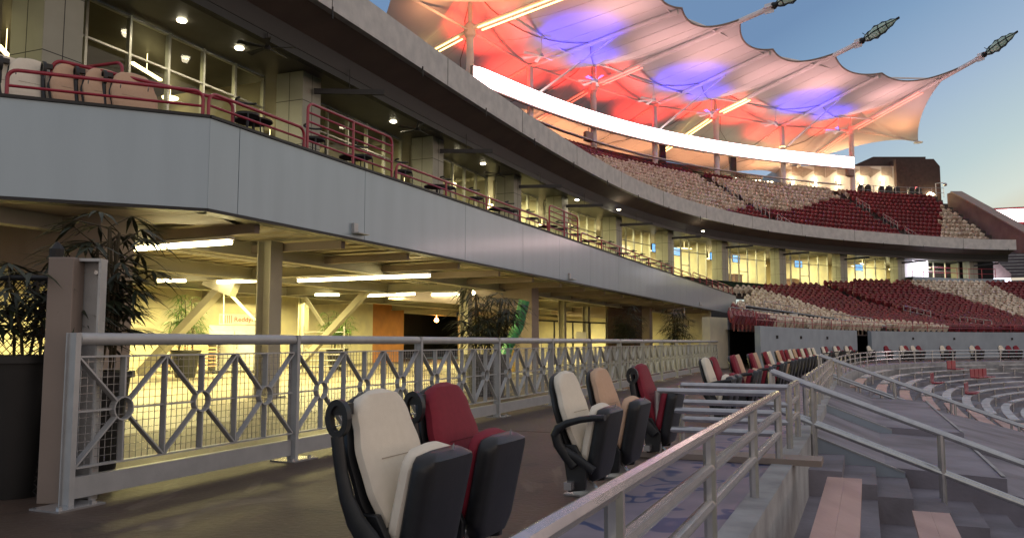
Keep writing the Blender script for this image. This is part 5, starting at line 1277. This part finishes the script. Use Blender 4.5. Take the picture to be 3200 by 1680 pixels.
mb = MB(); mb.extr([(A.x, A.y, zb_), (B.x, B.y, zb_), (B.x, B.y, A.z), (A.x, A.y, A.z)], (0, .3, 0)); mb.build('screen', E_ribbon, LBD)
mb = MB(); mb.extr([(A.x-.2, A.y+.35, zb_-5.5), (B.x, B.y+.35, zb_-5.5), (B.x, B.y+.35, A.z+.25), (A.x-.2, A.y+.35, A.z+.25)], (0, .3, 0)); mb.build('backing', M_seatr, LBD)
# ================================================================ PLANTS
rp = random.Random(11)
def blade(mb, p, d, L, w, droop):
    d = Vector(d).normalized(); s = d.cross(Vector((0, 0, 1)))
    if s.length < .05: s = Vector((1, 0, 0))
    s.normalize(); pts = []
    for k in range(5):
        f = k/4; q = p+d*L*f+Vector((0, 0, -droop*L*f*f)); ww = w*(.35+1.3*f if f < .5 else 2*(1-f)*1.0+.02)
        pts.append((q-s*ww, q+Vector((0, 0, -.15*ww)), q+s*ww))
    for a, b in zip(pts, pts[1:]): mb.quad(a[0], a[1], b[1], b[0]); mb.quad(a[1], a[2], b[2], b[1])
def palm(p, h, lab, m, spread=.45, nst=7, pot=(.2, .3, .62), nfan=6, leafL=.34):
    p = Vector(p); t = thing('potted_palm', lab, 'potted palm', tuple(p))
    r0, r1, ph = pot; mb = MB(); mb.lathe([(r0, 0), (r1, ph), (r1+.03, ph), (r1+.03, ph+.05), (r1-.02, ph+.05), (r1-.03, ph-.06), (0.01, ph-.06)], p, 20); mb.build('planter', M_pot, t, smooth=True)
    st = MB(); lf = MB()
    for k in range(nst):
        a = rp.uniform(0, 2*PI); top = p+Vector((math.cos(a)*spread*rp.random(), math.sin(a)*spread*rp.random(), ph+(h-ph)*rp.uniform(.45, 1))); base = p+Vector((math.cos(a)*r1*.5, math.sin(a)*r1*.5, ph-.05))
        st.tube([base, base.lerp(top, .5)+Vector((.02, .02, 0)), top], .012, 6)
        for j in range(nfan):
            f = .25+.75*(j+1)/nfan; q = base.lerp(top, f); a2 = rp.uniform(0, 2*PI); d = Vector((math.cos(a2), math.sin(a2), rp.uniform(.1, .9))); e_ = q+d*rp.uniform(.12, .3); st.tube([q, e_], .005, 4)
            hd = Vector((d.x, d.y, 0)).normalized(); sd = Vector((-hd.y, hd.x, 0))
            for b in range(8):
                an = (b-3.5)*.36; dd = hd*math.cos(an)+sd*math.sin(an)+Vector((0, 0, rp.uniform(-.25, .25))); blade(lf, e_, dd, leafL*rp.uniform(.75, 1.1), .017, rp.uniform(.1, .55))
    st.build('stem', M_stem, t); lf.build('foliage', m, t)
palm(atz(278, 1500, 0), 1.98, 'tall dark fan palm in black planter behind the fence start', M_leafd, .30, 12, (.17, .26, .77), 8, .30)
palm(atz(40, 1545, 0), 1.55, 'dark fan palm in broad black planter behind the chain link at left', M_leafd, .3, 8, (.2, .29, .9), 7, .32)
palm(atz(578, 1178, 0), 2.35, 'green fan palm in planter lit by the tube lamps left of the freezer', M_leaf, .42, 12, (.28, .42, .75), 9, .45)
palm(atz(1052, 1155, 0), 2.2, 'small green palm in planter in front of the orange wall', M_leaf, .42, 12, (.28, .4, .75), 9, .45)
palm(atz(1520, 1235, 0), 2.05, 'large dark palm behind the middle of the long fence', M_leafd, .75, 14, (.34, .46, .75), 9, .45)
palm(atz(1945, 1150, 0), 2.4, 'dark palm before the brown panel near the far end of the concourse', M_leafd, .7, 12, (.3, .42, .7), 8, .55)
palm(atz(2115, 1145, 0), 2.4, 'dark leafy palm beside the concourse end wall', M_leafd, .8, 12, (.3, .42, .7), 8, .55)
# high tables and stools on the balcony
tb0 = None
for i, s_ in enumerate((2.6, 5.8, 9.5, 13.4, 17.5, 22, 27, 32)):
    p = bal(s_, 1.5, 4.1)
    if tb0 is None:
        tb0 = thing('high_table', 'dark high table on the balcony behind the maroon rail', 'table', tuple(p), 0, 'high tables on the balcony')
        MB().lathe([(0, .93), (.34, .94), (.34, .965), (0, .97)], (0, 0, 0), 18).build('table_top', M_terr, tb0); MB().lathe([(.22, 0), (.22, .02), (.03, .05), (.028, .93)], (0, 0, 0), 10).build('leg', M_black, tb0)
    else: dup(tb0, tuple(p))
sb0 = None
for s_ in (1.6, 3.4, 5.0, 6.6, 8.7, 10.3, 12.6, 14.2, 16.8, 18.3, 21.2, 22.8, 26.3, 27.8, 31.3, 32.8):
    p = bal(s_, .75, 4.1)
    if sb0 is None:
        sb0 = thing('bar_stool', 'dark low backed stool on the balcony beside a high table', 'stool', tuple(p), math.atan2(-BN.y, -BN.x)+PI, 'stools on the balcony')
        MB().tube([(.18*math.cos(a_*.2)-.0, .2*math.sin(a_*.2), .98) for a_ in range(-8, 9)], .02, 6).build('backrest', M_black, sb0)
        MB().lathe([(0, .70), (.2, .71), (.2, .75), (0, .76)], (0, 0, 0), 14).build('seat', M_black, sb0)
        for lx in (-.14, .14):
            for ly in (-.14, .14): MB().tube([(lx*1.3, ly*1.3, 0), (lx, ly, .72)], .014, 5).build('leg', M_black, sb0)
    else: dup(sb0, tuple(p))
# ================================================================ CONCOURSE items
p = atz(735, 1160, 0); t = thing('ice_freezer', 'white ice freezer cabinet with sign board on top', 'freezer', tuple(p))
dx = Vector((1, .25, 0)).normalized(); dy = Vector((-.25, 1, 0)).normalized()
MB().box(p+Z*.83, (1.75, .9, 1.6), dx).build('cabinet', M_freezer, t, bevel=.02)
for s in (-1, 1): MB().box(p+Z*.8+dx*s*.43-dy*.47, (.8, .04, 1.3), dx).build('door', M_freezer, t, bevel=.01)
MB().box(p+Z*.95-dy*.5+dx*.06, (.05, .05, .3), dx).box(p+Z*.95-dy*.5-dx*.5, (.05, .05, .12), dx).build('handle', M_galv, t)
hd_ = MB().box(p+Z*1.84+dx*.1-dy*.1, (1.35, .4, .38), dx).build('sign_board', M_freezer, t, bevel=.01)
mb = MB()
for k in range(6): mb.box(p+Z*1.84-dx*(.5-.07*k)-dy*.305, (.03, .012, .28), dx)
mb.build('grille', M_bent, hd_).matrix_parent_inverse = Matrix()
def text(body, loc, size, m, rz, par=None, lab=None):
    c = bpy.data.curves.new('lettering', 'FONT'); c.body = body; c.size = size; c.extrude = .004; c.align_x = 'CENTER'; c.materials.append(m)
    o = bpy.data.objects.new('lettering', c); COL.objects.link(o); o.location = loc; o.rotation_euler = (PI/2, 0, rz)
    dg = bpy.context.evaluated_depsgraph_get(); me_ = bpy.data.meshes.new_from_object(o.evaluated_get(dg)); bpy.data.objects.remove(o); o = bpy.data.objects.new('lettering', me_); COL.objects.link(o); o.location = loc; o.rotation_euler = (PI/2, 0, rz)
    if par: 
        o.parent = par; o.matrix_parent_inverse = Matrix.Translation(-Vector(BASES.get(par.name, (0, 0, 0)))) if par.name in BASES else Matrix()
    return o
text('ReddyIce', tuple(p+Z*1.76+dx*.36-dy*.31), .23, M_txt, math.atan2(dx.y, dx.x), t)
p = atz(650, 1165, 0); t = thing('slatted_cart', 'low cart stacked with brown slatted trays left of the freezer', 'cart', tuple(p))
mb = MB()
for k in range(9): mb.box(p+Z*(.25+.12*k)-dx*.5, (1.6, .8, .045), dx)
mb.build('slats', M_wood, t); mb = MB()
for sx in (-1.25, .3):
    for sy in (-.38, .38): MB().tube([p+dx*sx+dy*sy+Z*.1, p+dx*sx+dy*sy+Z*1.3], .02, 6).build('upright', M_galv, t)
for sx in (-1.2, .25): MB().lathe([(.0, 0), (.07, .01), (.07, .1), (0, .12)], p+dx*sx-dy*.35, 10).build('caster', M_black, t)
p = atz(332, 1240, 0); t = thing('wet_floor_sign', 'yellow folding wet floor sign beside the black planter', 'sign', tuple(p))
for s in (-1, 1): MB().loft([[p+Vector((-.17, .16*s, 0)), p+Vector((.17, .16*s, 0)), p+Vector((.17, .16*s+.012, 0)), p+Vector((-.17, .16*s+.012, 0))], [p+Vector((-.09, .01*s, .62)), p+Vector((.09, .01*s, .62)), p+Vector((.09, .01*s+.012, .62)), p+Vector((-.09, .01*s+.012, .62))]]).build('panel', M_yel, t)
# cart right of the column, tables far
p = atz(1010, 1160, 0); t = thing('wire_shelf_cart', 'pale wire shelf cart behind the small green palm', 'cart', tuple(p)); mb = MB()
for sx in (-.7, .7):
    for sy in (-.25, .25): MB().tube([p+dx*sx+dy*sy, p+dx*sx+dy*sy+Z*1.6], .02, 6).build('upright', M_galv, t)
for k in range(7): MB().box(p+Z*(.2+.2*k), (1.4, .5, .02), dx).build('shelf', M_white, t)
for u, v, lab in ((1500, 1160, 'high yellow lit table left of the green pipe'), (1440, 1170, 'round yellow table near the cream column'), (1690, 1150, 'yellow topped table behind the far fence')):
    p = atz(u, v, 0); t = thing('high_table', lab, 'table', tuple(p)); MB().lathe([(0, 1.02), (.45, 1.03), (.45, 1.07), (0, 1.08)], p, 20).build('table_top', M_yel, t); MB().lathe([(.28, 0), (.28, .02), (.04, .05), (.035, 1.02)], p, 12).build('leg', M_galv, t)
a = aty(1622, 960, 24); b = aty(1572, 1130, 24); mb = MB(); mb.tube([a+Vector((.15, 0, .2)), a.lerp(b, .35)+Vector((.14, 0, 0)), a.lerp(b, .7)+Vector((.02, 0, 0)), Vector((b.x-.2, b.y, .02))], .16, 12); mb.build('green_pipe', M_green, smooth=True, label='fat green bent pipe beside the dark palm', cat='pipe')
p = atz(1600, 1165, 0); mb = MB(); mb.lathe([(.25, 0), (.27, .9), (.2, 1.1), (.0, 1.15)], p, 14); mb.build('yellow_bin', M_yel, smooth=True, label='yellow round topped bin beside the green pipe', cat='bin')
# dark panel and brown partition near the far end
p0 = bal(26, 6, 0); t = thing('dark_panel', 'dark brown panel behind the palm near the concourse end', 'panel', tuple(p0))
A = atz(1900, 1135, 0); B = atz(2008, 1135, 0); MB().extr([A, B, B+Z*2.9, A+Z*2.9], (0, .15, 0)).build('board', M_brownb, t)
# chain link fence at left
clf = thing('chain_link_fence', 'black chain link fence at the left picture edge', 'fence', (-3.6, 5.0, 0)); mb = MB()
A = Vector((-3.08, 5.62, 0)); B = Vector((-5.6, 5.5, 0)); dd = (B-A).normalized(); L = (B-A).length; st = .056; H = 1.48
k = -int(H/st)
while k*st < L:
    x0_ = k*st
    for s in (1, -1):
        a0 = x0_ if s == 1 else x0_+H; u0 = max(0, min(L, a0)); 
        # line from (x0,0) to (x0+H,H) or reverse
        xa, za, xb, zb__ = (x0_, 0, x0_+H, H) if s == 1 else (x0_+H, 0, x0_, H)
        def clip(xa, za, xb, zb__):
            pts = []
            for q in (0, 1): pass
            t0, t1 = 0, 1; dx_ = xb-xa
            for lo, hi in ((0, L),):
                ta, tb = (lo-xa)/dx_, (hi-xa)/dx_
                if ta > tb: ta, tb = tb, ta
                t0, t1 = max(t0, ta), min(t1, tb)
            return (t0, t1) if t1 > t0 else None
        c_ = clip(xa, za, xb, zb__)
        if c_:
            P = lambda q: A+dd*(xa+(xb-xa)*q)+Z*(za+(zb__-za)*q)
            mb.bar(P(c_[0]), P(c_[1]), .004, .004, Vector((0, 1, 0)))
    k += 1
mb.build('wire_mesh', M_black, clf)
mb = MB(); mb.tube([A+Z*H, B+Z*H], .02, 8); mb.build('top_rail', M_black, clf)
mb = MB(); mb.tube([A+dd*.07, A+dd*.07+Z*1.66], .035, 10); mb.lathe([(.045, 1.62), (.05, 1.68), (0.01, 1.73)], A+dd*.07, 10); mb.build('post', M_black, clf)
# far chain link line in the concourse and litter
t = thing('low_link_fence', 'thin dark link fence with small sign before the far block wall', 'fence', tuple(atz(1680, 1140, 0))); A = atz(1670, 1142, 0); B = atz(1895, 1132, 0)
mb = MB(); mb.tube([A+Z*2.0, B+Z*2.0], .04, 6)
for k in range(5): q = A.lerp(B, k/4); mb.tube([q, q+Z*2.0], .04, 6)
mb.build('frame', M_black, t)
for q_ in (.62,): MB().box(A.lerp(B, q_)+Z*1.3, (.5, .02, .45)).build('sign', M_white, t)
